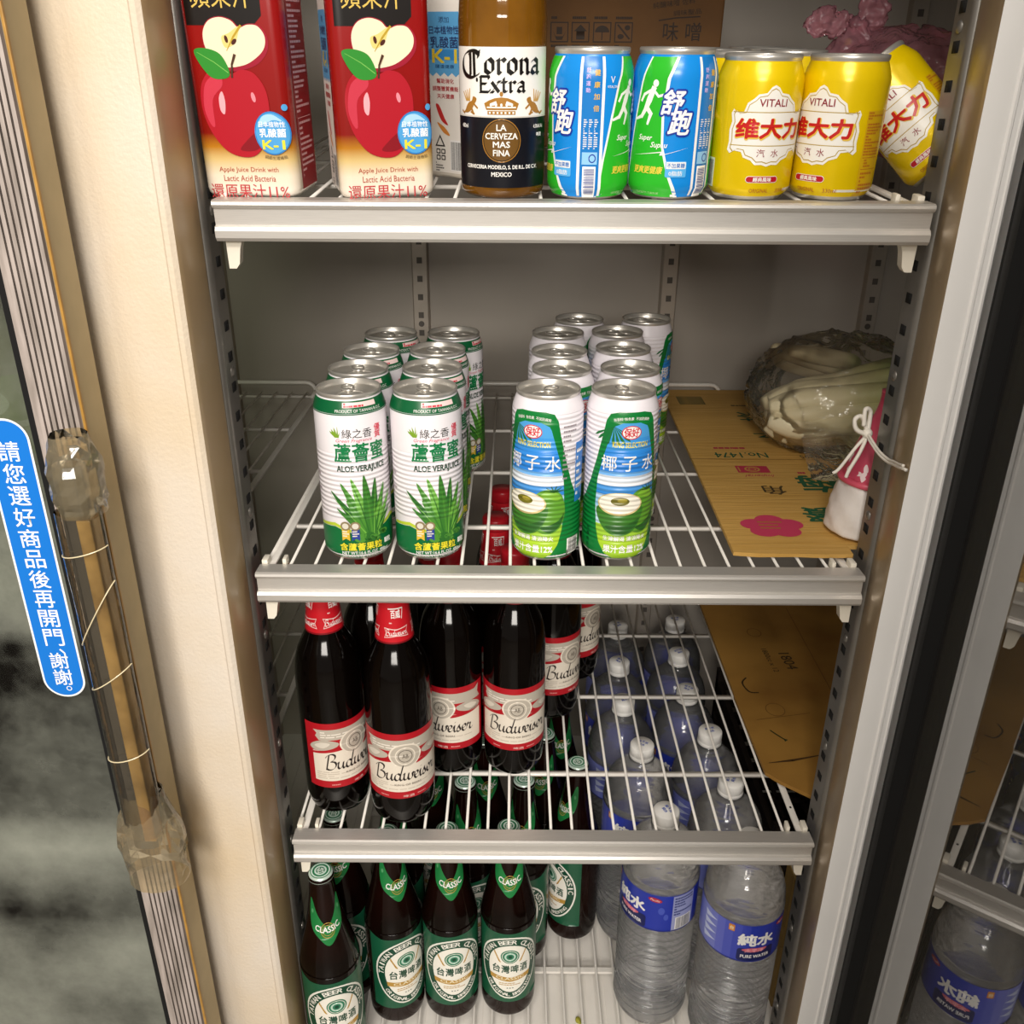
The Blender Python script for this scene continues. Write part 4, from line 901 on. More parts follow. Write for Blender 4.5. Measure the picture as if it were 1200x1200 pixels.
def make_classic():
    root = empty('beer_bottle')
    pts = [(.0300, .0), (.0338, .003), (.0353, .010), (.0356, .03), (.0356, .148), (.0350, .160), (.0332, .173), (.0300, .187), (.0262, .203), (.0226, .219), (.0192, .236), (.0166, .254), (.0148, .270), (.0138, .282), (.0145, .285), (.0145, .289), (.0132, .291)]
    pr = smoothprof(pts, 4); mesh('bottle', lath(pr), AMBER, root, smooth=.8)
    mp = cyl_map(.0356, prof_rad(pr)); s = Sheet(); G = ink('17563A'); G2 = ink('0F4530'); W = ink('EDEBE0'); GD = ink('B98F3E')
    def egg(rx, ry, cz, n=36): return [(rx*math.cos(t)*(1+.06*math.sin(t)), cz+ry*math.sin(t)) for t in [2*PI*i/n for i in range(n)]]
    s.poly([(-.047, .030), (.047, .030), (.047, .158), (.03, .1515), (-.03, .1515), (-.047, .158)], G, 1)
    s.poly(egg(.0405, .0545, .091), W, 2); s.poly(egg(.0382, .0520, .091), G2, 3); s.poly(egg(.0282, .0415, .0905), W, 4); s.poly(egg(.0272, .0402, .0905), ink('F2EEE2'), 5)
    def around(t, a0, a1, rx, ry, cz, hgt, flip):
        n = len(t)
        for i, ch in enumerate(t):
            if ch == ' ': continue
            a = a0+(a1-a0)*i/(n-1); x, z = rx*math.cos(a)*(1+.06*math.sin(a)), cz+ry*math.sin(a)
            s.text(ch, x, z, hgt*(.35 if ch == 'I' else .95), hgt, W, 5, .03, 0, math.atan2(ry*math.cos(a), -rx*math.sin(a))+(PI if not flip else 0))
    around('TAIWAN BEER CLASSIC', PI-.08, .08, .0332, .0468, .091, .0068, False)
    around('ORIGINAL BREWING', PI+.62, 2*PI-.62, .0332, .0468, .091, .0050, True)
    s.ell(0, .1125, .0118, .0118, ink('2F7A5A'), 6); s.ring(0, .1125, .0102, .0102, .0008, W, 7); s.ring(0, .1125, .0070, .0070, .0022, ink('BFD8C8'), 7); s.ell(0, .1125, .0024, .0024, G2, 8)
    for sg in (-1, 1):
        for k in range(6): s.ell(sg*(.0135+.0012*k), .104+.0028*k, .0028, .0010, GD, 6, 10, sg*(.9+.1*k))
    for k, ch in enumerate('台灣啤酒'): s.text(ch, -.0175+.0117*k, .0905, .0098, .0138, G2, 7, .025)
    s.poly([(-.0265, .079), (0, .0755), (.0265, .079), (.0255, .0715), (0, .068), (-.0255, .0715)], GD, 6); s.text('CLASSIC', 0, .0735, .036, .0046, ink('F4E9C8'), 7, .03, 0, 0, -.16)
    s.dashes(-.014, .014, .0605, .0665, 2, GD, 6, .4, 5); s.text('★★★', 0, .0565, .010, .0024, G2, 6)
    sheet_obj('label', s, mp, root, .003, .01)
    s = Sheet(); q = 1.0
    s.blob([(-.040, .262), (-.033, .262), (-.019, .243), (0, .2285), (.019, .243), (.033, .262), (.040, .262), (.0395, .242), (.031, .224), (.015, .212), (0, .2025), (-.015, .212), (-.031, .224), (-.0395, .242)], ink('1F7A3E'), 1, 4)
    s.ring(0, .2225, .013, .010, .0009, GD, 2); s.ring(0, .2225, .010, .007, .0007, GD, 2); s.ell(-.032, .247, .003, .003, ink('58A06A'), 2, 14); s.ell(.032, .247, .003, .003, ink('58A06A'), 2, 14)
    s.text('CLASSIC', 0, .2235, .047, .0076, ink(WHITE), 4, .035, 0, 0, -.07)
    sheet_obj('neck_label', s, mp, root, .003, .004)
    a = Sheet(); a.ell(0, 0, .0118, .0118, ink('1F7A4E'), 1, 24); a.ring(0, 0, .0108, .0108, .0016, ink('D8EADF'), 2); a.ring(0, 0, .0070, .0070, .0020, ink('D8EADF'), 2); a.text('台', 0, 0, .008, .008, ink('E8F2EA'), 3, .03)
    crown(root, .0140, .2865, .0062, mat('crown_cap_pale_green', 'CFE2D6', .3, .3, var=.05), a)
    return root
def make_corona():
    root = empty('beer_bottle')
    pts = [(.0290, .0), (.0328, .003), (.0342, .010), (.0345, .03), (.0345, .116), (.0341, .130), (.0328, .145), (.0298, .161), (.0255, .178), (.0210, .194), (.0176, .210), (.0156, .226), (.0144, .240), (.0140, .248), (.0148, .249), (.0148, .253), (.0134, .255)]
    pr = smoothprof(pts, 4)
    m = mat('pale_beer_bottle', '96641A', .06, coat=.5, var=.25, vscale=14, trans=.35, hex2='6E460C', ior=1.33)
    mesh('bottle', lath(pr), m, root, smooth=.8)
    mp = cyl_map(.0345, prof_rad(pr)); s = Sheet(); W = ink('F2EFE8'); K = ink('0D0E16'); GD = ink('A5732A'); BK = ink('14110F')
    s.rect(-.0455, .0455, .0605, .1085, W, 1); s.rect(-.0455, .0455, .0085, .0605, K, 1); s.rect(-.0455, .0455, .0600, .0610, ink('C8C2B8'), 2)
    s.ell(0, .0435, .0152, .0158, ink('3A2A14'), 2, 36); s.ell(0, .0435, .0138, .0144, ink('6A4A1C'), 3, 36); s.ring(0, .0435, .0152, .0158, .0006, GD, 4)
    for k, t in enumerate(('LA', 'CERVEZA', 'MAS', 'FINA')): s.text(t, 0, .0530-.0061*k, (.0075, .0250, .0130, .0128)[k], .0044, W, 5, .035)
    s.text('480ml', -.0335, .0535, .0080, .0030, W, 3, .03); s.text('4.5%Alc.Vol.', .0330, .0535, .0120, .0026, W, 3, .03); s.text('啤酒', .0335, .0475, .0060, .0030, W, 3, .03)
    s.text('CERVECERIA MODELO, S. DE R.L. DE C.V.', 0, .0240, .062, .0032, W, 3, .04); s.text('MEXICO', 0, .0188, .0160, .0032, W, 3, .04)
    penword(s, 'orona', GOTH, .0095, .0905, .0455, .0150, .0034, BK, 4, .02, .75, False); penword(s, 'C', GOTH, -.0255, .0876, .0205, .0186, .0034, BK, 4, 0, .75)
    s.ell(-.0195, .0862, .0010, .0016, BK, 4, 10)
    penword(s, 'Extra', GOTH, .0010, .0780, .0360, .0108, .0026, BK, 4, .03, .75, False)
    # crown and a pair of rampant beasts
    s.poly([(-.0135, .0700), (-.0095, .0722), (-.005, .0738), (0, .0744), (.005, .0738), (.0095, .0722), (.0135, .0700), (.0118, .0655), (-.0118, .0655)], GD, 3)
    s.poly([(-.0088, .0700), (-.004, .0718), (-.003, .0690), (-.007, .0685)], W, 4); s.poly([(.0088, .0700), (.004, .0718), (.003, .0690), (.007, .0685)], W, 4); s.rect(-.0112, .0112, .0668, .0678, W, 4); s.rect(-.0108, .0108, .0622, .0648, GD, 3); s.ell(0, .0766, .0014, .0018, GD, 3, 12)
    for k in range(7): s.rect(-.0096+.003*k, -.0082+.003*k, .0628, .0642, W, 4)
    for k in range(5): s.ell(-.008+.004*k, .0690, .0009, .0012, W, 5, 10)
    for sg in (-1, 1):
        f = lambda L: [(sg*x, y) for x, y in L]
        s.blob(f([(.0205, .0735), (.0235, .0745), (.0250, .0715), (.0285, .0700), (.0315, .0665), (.0325, .0630), (.0285, .0632), (.0250, .0655), (.0225, .0690), (.0205, .0715)]), GD, 3)
        for p, wd in ([(.0225, .0690), (.0195, .0665)], .0014), ([(.0255, .0665), (.0235, .0625)], .0018), ([(.0310, .0650), (.0345, .0625), (.037, .0640)], .0014), ([(.026, .0635), (.0225, .0622)], .0012): s.line(f(p), wd, GD, 3)
        for k in range(4): s.line(f([(.0275+.0012*k, .0715), (.0270+.0026*k, .0795-.0008*k)]), [.0014, .0008], ink('C79A4E'), 3)
    sheet_obj('label', s, mp, root, .003, .02)
    crown(root, .0150, .2525, .006, mat('crown_cap_gold', 'C9A24A', .3, .6, var=.05), None)
    return root
CR_ = make_corona(); place(CR_, -.0568, .0440, s1(.0440), R_(-1), TILT, 'pale amber beer bottle with white and black label on the top shelf', 'bottle')
BU = make_bud(); first = True
for x, y, yaw, lab in [(-.2475, .0730, 48, 'dark red-label beer bottle at the far left front of the lowest raised shelf'),
                       (-.1705, .0560, 15, 'dark red-label beer bottle standing nearest, second from left on its shelf'),
                       (-.1185, .1400, -18, 'dark red-label beer bottle in the second row, left of the one showing its full label'),
                       (-.0438, .1385, 6, 'dark red-label beer bottle showing its full label, right end of the second row'),
                       (-.2085, .1460, 30, 'dark red-label beer bottle behind the two front left ones, only shoulder and neck showing'),
                       (.0060, .2480, 42, 'dark red-label beer bottle partly hidden behind the right full-label bottle'),
                       (.0400, .3350, 46, 'dark red-label beer bottle farthest right, at the back of its group'),
                       (-.1420, .2280, 0, 'dark red-label beer bottle in the third row under the aloe cans'),
                       (-.0670, .2240, 10, 'dark red-label beer bottle in the third row under the gap between can groups'),
                       (-.0600, .3100, 20, 'dark red-label beer bottle in the rear row under the gap between can groups')]:
    o = BU if first else copy_tree(BU); first = False
    place(o, x, y, S3, R_(yaw), 0, lab, 'bottle', 'red label beer bottles')
CL = make_classic(); first = True
for x, y, yaw, lab in [(-.2625, .0080, 18, 'brown green-label beer bottle at far left, its whole cap showing below the shelf lip'),
                       (-.1950, .0690, 32, 'brown green-label beer bottle left of the trio in front on the floor rack'),
                       (-.1235, .0740, 11, 'brown green-label beer bottle in the middle of the front trio on the floor rack'),
                       (-.0490, .0790, 4, 'brown green-label beer bottle at the right end of the front trio'),
                       (.0420, .1960, -62, 'brown green-label beer bottle standing apart, beside the water bottles'),
                       (-.2640, .0980, 0, 'brown green-label beer bottle behind the far left one'),
                       (-.1980, .1450, 0, 'brown green-label beer bottle in the second row behind the left one of the trio'),
                       (-.1060, .1580, 20, 'brown green-label beer bottle in the second row behind the middle one of the trio'),
                       (-.0300, .1620, -10, 'brown green-label beer bottle in the second row behind the right one of the trio'),
                       (.0000, .2560, -20, 'brown green-label beer bottle in the third row near the water bottles'),
                       (-.0850, .2450, 15, 'brown green-label beer bottle in the third row, left of the water side'),
                       (.0240, .3350, 10, 'brown green-label beer bottle in the fourth row beside the water bottles'),
                       (-.1580, .2350, 5, 'brown green-label beer bottle in the third row on the left')]:
    o = CL if first else copy_tree(CL); first = False
    place(o, x, y, S4, R_(yaw), 0, lab, 'bottle', 'green label beer bottles')
# water
def pet_mat():
    m = bpy.data.materials.new('clear_pet_water'); m.use_nodes = True; nt = m.node_tree; N = nt.nodes.new; L = nt.links.new
    nt.nodes.remove(nt.nodes['Principled BSDF']); out = nt.nodes['Material Output']
    tr = N('ShaderNodeBsdfTransparent'); tr.inputs[0].default_value = lin('FAFBFC')
    rf = N('ShaderNodeBsdfRefraction'); rf.inputs['IOR'].default_value = 1.33; rf.inputs['Roughness'].default_value = .0; rf.inputs[0].default_value = lin('FCFCFD')
    gl = N('ShaderNodeBsdfGlossy'); gl.inputs['Roughness'].default_value = .10
    df = N('ShaderNodeBsdfDiffuse'); df.inputs[0].default_value = lin('F2F4F6'); tl = N('ShaderNodeBsdfTranslucent'); tl.inputs[0].default_value = lin('F2F4F6')
    tc = N('ShaderNodeTexCoord'); n = N('ShaderNodeTexNoise'); n.inputs['Scale'].default_value = 26; mp = N('ShaderNodeMapping'); mp.inputs['Scale'].default_value = (1, 1, 3.2)
    L(tc.outputs['Object'], mp.inputs[0]); L(mp.outputs[0], n.inputs[0]); bp = N('ShaderNodeBump'); bp.inputs['Strength'].default_value = .12; bp.inputs['Distance'].default_value = .006; L(n.outputs[0], bp.inputs['Height'])
    for q in (gl, rf): L(bp.outputs[0], q.inputs['Normal'])
    def mx(f, a, b):
        k = N('ShaderNodeMixShader')
        if isinstance(f, float): k.inputs[0].default_value = f
        else: L(f, k.inputs[0])
        L(a.outputs[0], k.inputs[1]); L(b.outputs[0], k.inputs[2]); return k
    fr = N('ShaderNodeFresnel'); fr.inputs[0].default_value = 1.55; L(bp.outputs[0], fr.inputs['Normal'])
    L(mx(fr.outputs[0], mx(.16, mx(.62, tr, rf), mx(.5, df, tl)), gl).outputs[0], out.inputs[0]); return m
PET = pet_mat()
def make_water():
    root = empty('water_bottle'); R = .0475; pts = [(.0330, .004), (.0370, .0), (.0430, .004), (.0462, .012)]
    z = .016
    for k in range(14):
        pts += [(.0466, z), (.0476, z+.003), (.0466, z+.006), (.0432, z+.0087)]; z += .0112
    pts += [(.0470, .1745), (.0472, .178), (.0468, .180), (.0468, .240), (.0474, .2425), (.0470, .246), (.0456, .2475), (.0466, .252), (.0452, .264), (.0418, .276), (.0350, .288), (.0255, .298), (.0180, .304), (.0142, .3070), (.0142, .3095), (.0172, .310), (.0172, .312), (.0142, .3125), (.0142, .316)]
    pts = [(a, b*.975) for a, b in pts]; mesh('bottle', lath(pts, 64), PET, root, smooth=1.2)
    s = Sheet(); C = PI*R; B1 = ink('2638A8'); B2 = ink('4658BE'); B3 = ink('7E86CE'); NV = ink('131C5A'); W = ink(WHITE)
    s.rect(-C, C, .1805, .2395, B1, 1)
    for k in range(6): s.rect(-.060+.010*k, -.050+.010*k, .1805, .2395, ink(('7F87CF', '717ACA', '6069C4', '4F5ABD', '3F4CB6', '313FAE')[k]), 2)
    s.rect(-C, -.060, .1805, .2395, B3, 2); s.rect(-C, C, .1805, .1825, ink('1B2A86'), 3)
    for k in range(4): s.poly([(-.058, .190+.011*k), (-.040, .196+.011*k), (-.060, .199+.011*k)], ink('C9D2F0'), 3)
    s.rrect(-.0255, -.0185, .2265, .2365, .001, ink('D98A2E'), 4); s.text('台', -.022, .2315, .0045, .0055, ink('F6E9C8'), 5, .03)
    s.text('純水', .0085, .2165, .0430, .0185, W, 5, .05); s.rrect(-.013, .032, .1825, .2025, .004, NV, 4); s.blob([(-.008, .2000), (.0, .2035), (.012, .2035), (.022, .2025), (.018, .1985), (.004, .1970)], ink('D96A7A'), 5); s.text('太平洋', .007, .2000, .022, .0058, ink('E9A0A8'), 6, .05); s.text('PURE WATER', .009, .1900, .035, .0050, W, 5, .04)
    s.ell(.0415, .2320, .0085, .0036, ink('B8283A'), 4, 20, -.15); s.text('Pacific', .0415, .2320, .012, .0030, W, 5, .0, .2, -.15)
    s.ell(.050, .215, .004, .006, B2, 3, 16); s.ell(.056, .205, .003, .005, B2, 3, 16)
    s.rect(.0635, .094, .1815, .2385, ink('9DA3CE'), 3); s.dashes(.0655, .092, .206, .2365, 7, ink('2B3678'), 4, .5, 6); s.rect(.068, .091, .183, .203, W, 4); s.bars(.0695, .0895, .184, .202, 18, ink('22284A'), 5)
    s.shift(0, 0, 1, .975)
    lb = sheet_obj('label', s, cyl_map(.0475, lambda v: .0470), root, .004, 0)
    a = Sheet(); B = ink('2E4FB0')
    for k, (x, y) in enumerate([(-.0045, .0035), (.0, .0042), (.0045, .0035)]): a.text('純天然'[k], x, y, .0036, .0040, B, 1, .03)
    a.text('純水', 0, -.0022, .0085, .0045, B, 1, .03)
    bm = bmesh.new(); zc = .0046
    lathe(bm, [(q[0], q[1]+zc) for q in [(.0155, .2995), (.0160, .3000), (.0160, .3035), (.0155, .3040), (.0155, .3048), (.0158, .3055), (.0157, .3170), (.0146, .3186), (.0, .3188)]], 48, cap1=False, scal=lambda a_, z_: 1+(.012*math.sin(a_*24) if .309 < z_ < .322 else 0))
    for f in bm.faces: f.smooth = True
    a.build(bm, flat_map((0, 0, .3234), (1, 0, 0), (0, 1, 0), (0, 0, 1)), 1, 0)
    mesh('screw_cap', bm, [mat('white_bottle_cap', 'F1EFEA', .35, var=.03)]+a.mats, root)
    return root
WB = make_water(); first = True; RW = ('front', 'second', 'third', 'fourth', 'rearmost')
for side, pts in (('left', [(.1385, .0750), (.1255, .1960), (.1120, .2930), (.1160, .3890), (.1250, .4930)]), ('right', [(.2310, .0340), (.2280, .1290), (.2210, .2250), (.2070, .3195), (.2110, .4155), (.2210, .5115)])):
    for k, (x, y) in enumerate(pts):
        o = WB if first else copy_tree(WB); first = False
        nm = RW[k] if side == 'left' else ('front', 'second', 'third', 'fourth', 'fifth', 'rearmost')[k]
        yaw = ((-66, -30, 20, -50, 40), (-2, 60, 15, -40, 30, 10))[side == 'right'][k]
        place(o, x, y, S4, R_(yaw), 0, f'clear water bottle with white cap and blue label, {nm} of the {side} row', 'bottle', 'water bottles on the floor rack')
bm = bmesh.new(); bmesh.ops.create_icosphere(bm, subdivisions=2, radius=.0045)
for v in bm.verts: v.co = Vector((v.co.x*.9, v.co.y*1.3, v.co.z*.5))*(1+random.uniform(-.18, .18))
tag(mesh('leaf_scrap', bm, mat('olive_scrap', 'A7A23A', .6, var=.4, vscale=300), None, (.0440, .052, -.6965+ZO), (0, 0, .4)), 'tiny olive green scrap lying on the white floor liner', 'scrap')
# ------------------------------------------------------------------ cardboard, bags and the rest
KRAFT = mat('kraft_cardboard', 'D0A458', .75, var=.12, vscale=40, bump=.5, bscale=60, stretch=(.25, 6, 1), hex2='C39648')
KRAFT2 = mat('old_kraft_cardboard', 'A67A34', .75, var=.35, vscale=9, bump=.5, bscale=18, hex2='8A6024')
FLUTE = mat('cardboard_edge', 'A87C3C', .8, var=.3, vscale=200)
def sheet_board(name, outline, z0, z1, m, art, label, cat='cardboard', warp=None):
    bm = bmesh.new(); prism(bm, outline, 2, z0, z1)
    if art: art.build(bm, flat_map((0, 0, z1), (1, 0, 0), (0, 1, 0), (0, 0, 1)), 1, 0, base=.0002)
    return tag(mesh(name, bm, [m]+(art.mats if art else []), None, (0, 0, ZO)), label, cat)
s = Sheet(); G = ink('1F5A3A', rough=.7); RD = ink('B8304A', rough=.7); DK = ink('4A3A1E', rough=.7)
for j in range(5): s.ell(.226+.0185*math.cos(PI/2+j*2*PI/5), .1000+.0150*math.sin(PI/2+j*2*PI/5), .0155, .0132, ink('C43A5C', rough=.7), 1+.1*j, 22)
s.ell(.226, .1000, .0140, .0120, ink('C43A5C', rough=.7), 1.6, 20)
for j in range(3): s.dashes(.212, .238, .0925+.0075*j, .0975+.0075*j, 1, ink('A8702E', rough=.7), 2, .55, 10+j)
s.text('梅', .312, .2180, .048, .050, G, 1, .03, 0, PI); s.text('餐', .2850, .1300, .036, .038, G, 1, .03, 0, PI); s.text('角', .2540, .1980, .026, .026, DK, 1, .01, 0, PI)
s.dashes(.296, .330, .2480, .2560, 1, RD, 1, .7, 3)
s.rect(.2250, .2640, .2520, .2740, RD, 1); s.ring(.2440, .2630, .0095, .0085, .0025, ink('C29246', rough=.7), 2); s.ring(.2440, .2630, .0050, .0045, .0016, ink('C29246', rough=.7), 2); s.line([(.228, .256), (.228, .270)], .0016, ink('C29246', rough=.7), 2)
s.text('Imperial', .248, .2430, .036, .0095, RD, 1, .0, .4, PI)
s.text('No.1474', .2420, .3120, .066, .0180, G, 1, .01, 0, PI); s.dashes(.212, .268, .3330, .3420, 1, RD, 1, .6, 5); s.text('0-01號9805', .345, .3060, .060, .0150, DK, 1, 0, 0, PI)
s.text('梅', .3600, .3900, .045, .045, G, 1, .03, 0, PI); s.text('子', .2960, .3950, .036, .032, G, 1, .02, 0, PI); s.dashes(.330, .372, .3480, .3620, 1, RD, 1, .7, 8)
s.text('素', .3420, .4750, .044, .046, G, 1, .02, 0, PI); s.text('茶', .2930, .4700, .040, .042, G, 1, .01, 0, PI); s.bars(.2010, .2400, .5250, .5650, 13, ink('3A4A24', rough=.7), 1, 6)
s.dashes(.275, .345, .5150, .5260, 1, DK, 1, .4, 9); s.line([(.175, .2980), (.395, .2960)], .0012, ink('8A6428', rough=.7), 1)
sheet_board('cardboard_sheet', [(.1840, .602), (.1715, .040), (.1960, .0365), (.2300, .0375), (.2600, .0355), (.2885, .0365), (.2890, .055), (.400, .055), (.400, .602)], .0004, .0044, KRAFT, s, 'golden flattened carton with a pink flower print lying on the middle shelf')
s = Sheet(); K3 = ink('3E2C14', rough=.7)
s.text('1804', .3560, .3480, .042, .0160, K3, 1, .01, 0, -1.5); s.text('1800cc x 12', .3300, .3500, .060, .0080, K3, 1, 0, 0, -1.5)
s.line(spline([(.284, .305), (.276, .292), (.281, .272), (.293, .270)], 4), .0022, K3, 1); s.line(spline([(.288, .188), (.295, .178), (.303, .168)], 4), [.002]*8+[.006], ink('2F3A1C', rough=.7), 1)
for x, y, q in ((.325, .425, .011), (.306, .232, .013)): s.ring(x, y, q, q*1.1, .0012, ink('7A5420', rough=.7), 1)
s.line([(.270, .125), (.300, .130), (.345, .142)], [.001, .004, .001], ink('4A3012', rough=.7), 1); s.line([(.276, .210), (.35, .225)], .0008, ink('6A4818', rough=.7), 1); s.line([(.3950, .06), (.3950, .50)], .0010, ink('6A4818', rough=.7), 1)
sheet_board('cardboard_sheet', [(.2590, .560), (.2593, .270), (.2580, .262), (.2613, .1090), (.2750, .0930), (.3040, .0690), (.420, .062), (.500, .062), (.505, .560)], S3+.0004, S3+.0054, KRAFT2, s, 'brown flattened carton lying right of the water bottles on the lowest raised shelf')
# box at the back of the top shelf
def carton_box(name, x0, x1, y0, y1, z0, z1, m, art, fy, label, rx=0.):
    root = tag(empty(name, ((x0+x1)/2, y0, z0+ZO), (rx, 0, 0)), label, 'box'); w_, d_, h_ = (x1-x0)/2, y1-y0, z1-z0
    bm = bmesh.new(); box(bm, -w_, w_, 0, d_, 0, h_, 0, .002)
    art.build(bm, flat_map((0, -.0001, 0), (1, 0, 0), (0, 0, 1), (0, -1, 0)), 1, 0)
    mesh('body', bm, [m]+art.mats, root)
    for a, b in ((0, d_/2-.001), (d_/2+.001, d_)):
        bm = bmesh.new(); box(bm, -w_, w_, a, b, h_+.0003, h_+.0035, 0, .0006); mesh('flap', bm, m, root)
    bm = bmesh.new(); box(bm, -w_-.0008, w_+.0008, d_/2-.024, d_/2+.024, h_+.0036, h_+.0039); mesh('packing_tape', bm, mat('packing_tape', 'B99B62', .25, coat=.5, var=.1), root)
    return root
s = Sheet(); K = ink('2A1C10', rough=.7); x0 = -.0165; cx = .0805; Z = .3626
def bx(x): return x-cx
for j, x in enumerate((.0007, .0236, .0471, .0704)):
    zc = .4790-Z
    s.rect(bx(x)-.0098, bx(x)+.0098, zc-.0098, zc+.0098, K, 1); s.rect(bx(x)-.0086, bx(x)+.0086, zc-.0086, zc+.0086, ink('5A3A16', rough=.7), 2)
    s.dashes(bx(x)-.009, bx(x)+.009, zc-.0150, zc-.0115, 1, K, 1, .7, j); s.dashes(bx(x)-.009, bx(x)+.009, zc+.0120, zc+.0155, 1, K, 1, .7, j+9)
    if j == 0: s.poly([(bx(x)-.0075, zc+.002), (bx(x)-.004, zc-.004), (bx(x)+.004, zc-.004), (bx(x)+.0075, zc+.002), (bx(x)+.003, zc-.0075), (bx(x)-.003, zc-.0075)], K, 3); s.rect(bx(x)-.003, bx(x)+.003, zc-.002, zc+.005, K, 3)
    if j == 1: s.poly([(bx(x)-.007, zc+.001), (bx(x), zc+.0075), (bx(x)+.007, zc+.001), (bx(x)+.0045, zc+.001), (bx(x)+.0045, zc-.007), (bx(x)-.0045, zc-.007), (bx(x)-.0045, zc+.001)], K, 3)
    if j == 2: s.poly([(bx(x)+.0078*math.cos(a), zc+.0065*math.sin(a)) for a in [k*PI/10 for k in range(11)]], K, 3); s.rect(bx(x)-.0006, bx(x)+.0006, zc-.0075, zc+.001, K, 3)
    if j == 3: s.poly([(bx(x)-.0075, zc+.007), (bx(x)-.006, zc+.008), (bx(x)+.0075, zc-.006), (bx(x)+.006, zc-.007)], K, 3); s.ell(bx(x)-.003, zc-.004, .0035, .0025, K, 3, 14); s.ell(bx(x)+.004, zc+.0045, .003, .0025, K, 3, 14)
s.text('味', bx(.1215), .4800-Z, .0165, .0175, K, 1, .01); s.text('噌', bx(.1460), .4800-Z, .0165, .0175, K, 1, .01)
s.text('純釀味噌 佐料', bx(.123), .5070-Z, .045, .0060, K, 1, .0, 0, .12); s.text('調味聖品', bx(.138), .4985-Z, .030, .0050, K, 1, 0, 0, .08); s.line([(bx(.108), .4905-Z), (bx(.125), .4930-Z), (bx(.152), .4945-Z)], .0012, K, 1)
carton_box('cardboard_box', x0, .1775, .36, .60, s1(.36), s1(.36)+.185, mat('box_kraft', '603F18', .75, var=.2, vscale=20, bump=.2, bscale=80), s, .36, 'brown cardboard box with black care symbols behind the sport drink cans', TILT)
# right compartment, bottom
s = Sheet(); s.line([(-.085, .115), (.085, .115)], .0012, ink('6A5020', rough=.7), 1)
carton_box('cardboard_box', .3050, .470, .075, .105, -.70, -.465, mat('box_kraft_light', '8E7038', .75, var=.2, vscale=12), s, .1, 'brown cardboard carton standing on the floor behind the right front post')
root = tag(empty('bottle_crate', (.39, .30, -.6983+ZO)), 'dark slatted crate on the floor, right of the water bottles', 'crate')
bm = bmesh.new()
CRT = mat('dark_crate_plastic', '1E1712', .5, var=.2, vscale=30)
box(bm, -.1, .1, -.18, .18, 0, .008)
for k in range(7): 
    z = .02+k*.035
    for y in (-.18, .172): box(bm, -.1, .1, y, y+.008, z, z+.02)
    for x in (-.1, .092): box(bm, x, x+.008, -.172, .172, z, z+.02)
for x in (-.1, .086):
    for y in (-.18, .166): box(bm, x, x+.014, y, y+.014, 0, .27)
for k in range(9): box(bm, -.092, .092, -.165+k*.04, -.160+k*.04, .262, .268)
for k in range(6): box(bm, -.085+k*.033, -.081+k*.033, -.17, .17, .262, .268)
mesh('body', bm, CRT, root)
# produce in clear bag on the middle shelf
def grad_mat(name, stops, axis, lo, hi, rough=.5, streak=0.):
    m = bpy.data.materials.new(name); m.use_nodes = True; nt = m.node_tree; b = nt.nodes['Principled BSDF']; b.inputs['Roughness'].default_value = rough
    N = nt.nodes.new; L = nt.links.new; tc = N('ShaderNodeTexCoord'); sp = N('ShaderNodeSeparateXYZ'); mr = N('ShaderNodeMapRange'); cr = N('ShaderNodeValToRGB')
    L(tc.outputs['Object'], sp.inputs[0]); n = N('ShaderNodeTexNoise'); n.inputs['Scale'].default_value = 22; mp = N('ShaderNodeMapping'); mp.inputs['Scale'].default_value = (.4, 2, 2); L(tc.outputs['Object'], mp.inputs[0]); L(mp.outputs[0], n.inputs[0])
    ma = N('ShaderNodeMath'); ma.operation = 'MULTIPLY_ADD'; L(n.outputs[0], ma.inputs[0]); ma.inputs[1].default_value = streak*(hi-lo); L(sp.outputs[axis], ma.inputs[2])
    L(ma.outputs[0], mr.inputs[0]); mr.inputs[1].default_value = lo; mr.inputs[2].default_value = hi; L(mr.outputs[0], cr.inputs[0]); L(cr.outputs[0], b.inputs['Base Color'])
    E = cr.color_ramp.elements
    for i, (p, c) in enumerate(stops):
        e = E[i] if i < 2 else E.new(p); e.position = p; e.color = lin(c)
    return m
NAPA = grad_mat('pale_stalk_to_green', [(0, 'E3D8B8'), (.5, 'DDD3AC'), (.72, 'C3C585'), (.86, '87A04A'), (1, '557C2C')], 0, -.095, .115, .45, .22)
def xlathe(bm, prof, seg, rib, amp, squash=1.):
    rings = []
    for x, r in prof:
        rings.append([bm.verts.new((x, r*(1+amp*abs(math.sin(PI*i/seg*rib+x*9)))*math.cos(2*PI*i/seg), r*(1+amp*abs(math.sin(PI*i/seg*rib+x*9)))*squash*math.sin(2*PI*i/seg))) for i in range(seg)])
    for A, B in zip(rings, rings[1:]):
        for i in range(seg): bm.faces.new((A[i], A[(i+1) % seg], B[(i+1) % seg], B[i]))
    bm.faces.new(rings[0][::-1]); bm.faces.new(rings[-1]); bmesh.ops.recalc_face_normals(bm, faces=bm.faces)
root = tag(empty('leafy_vegetable', (.3640, .330, .0550+ZO)), 'bunch of pale stalks with green ends inside the clear bag on the middle shelf', 'vegetable')
rn = random.Random(12)
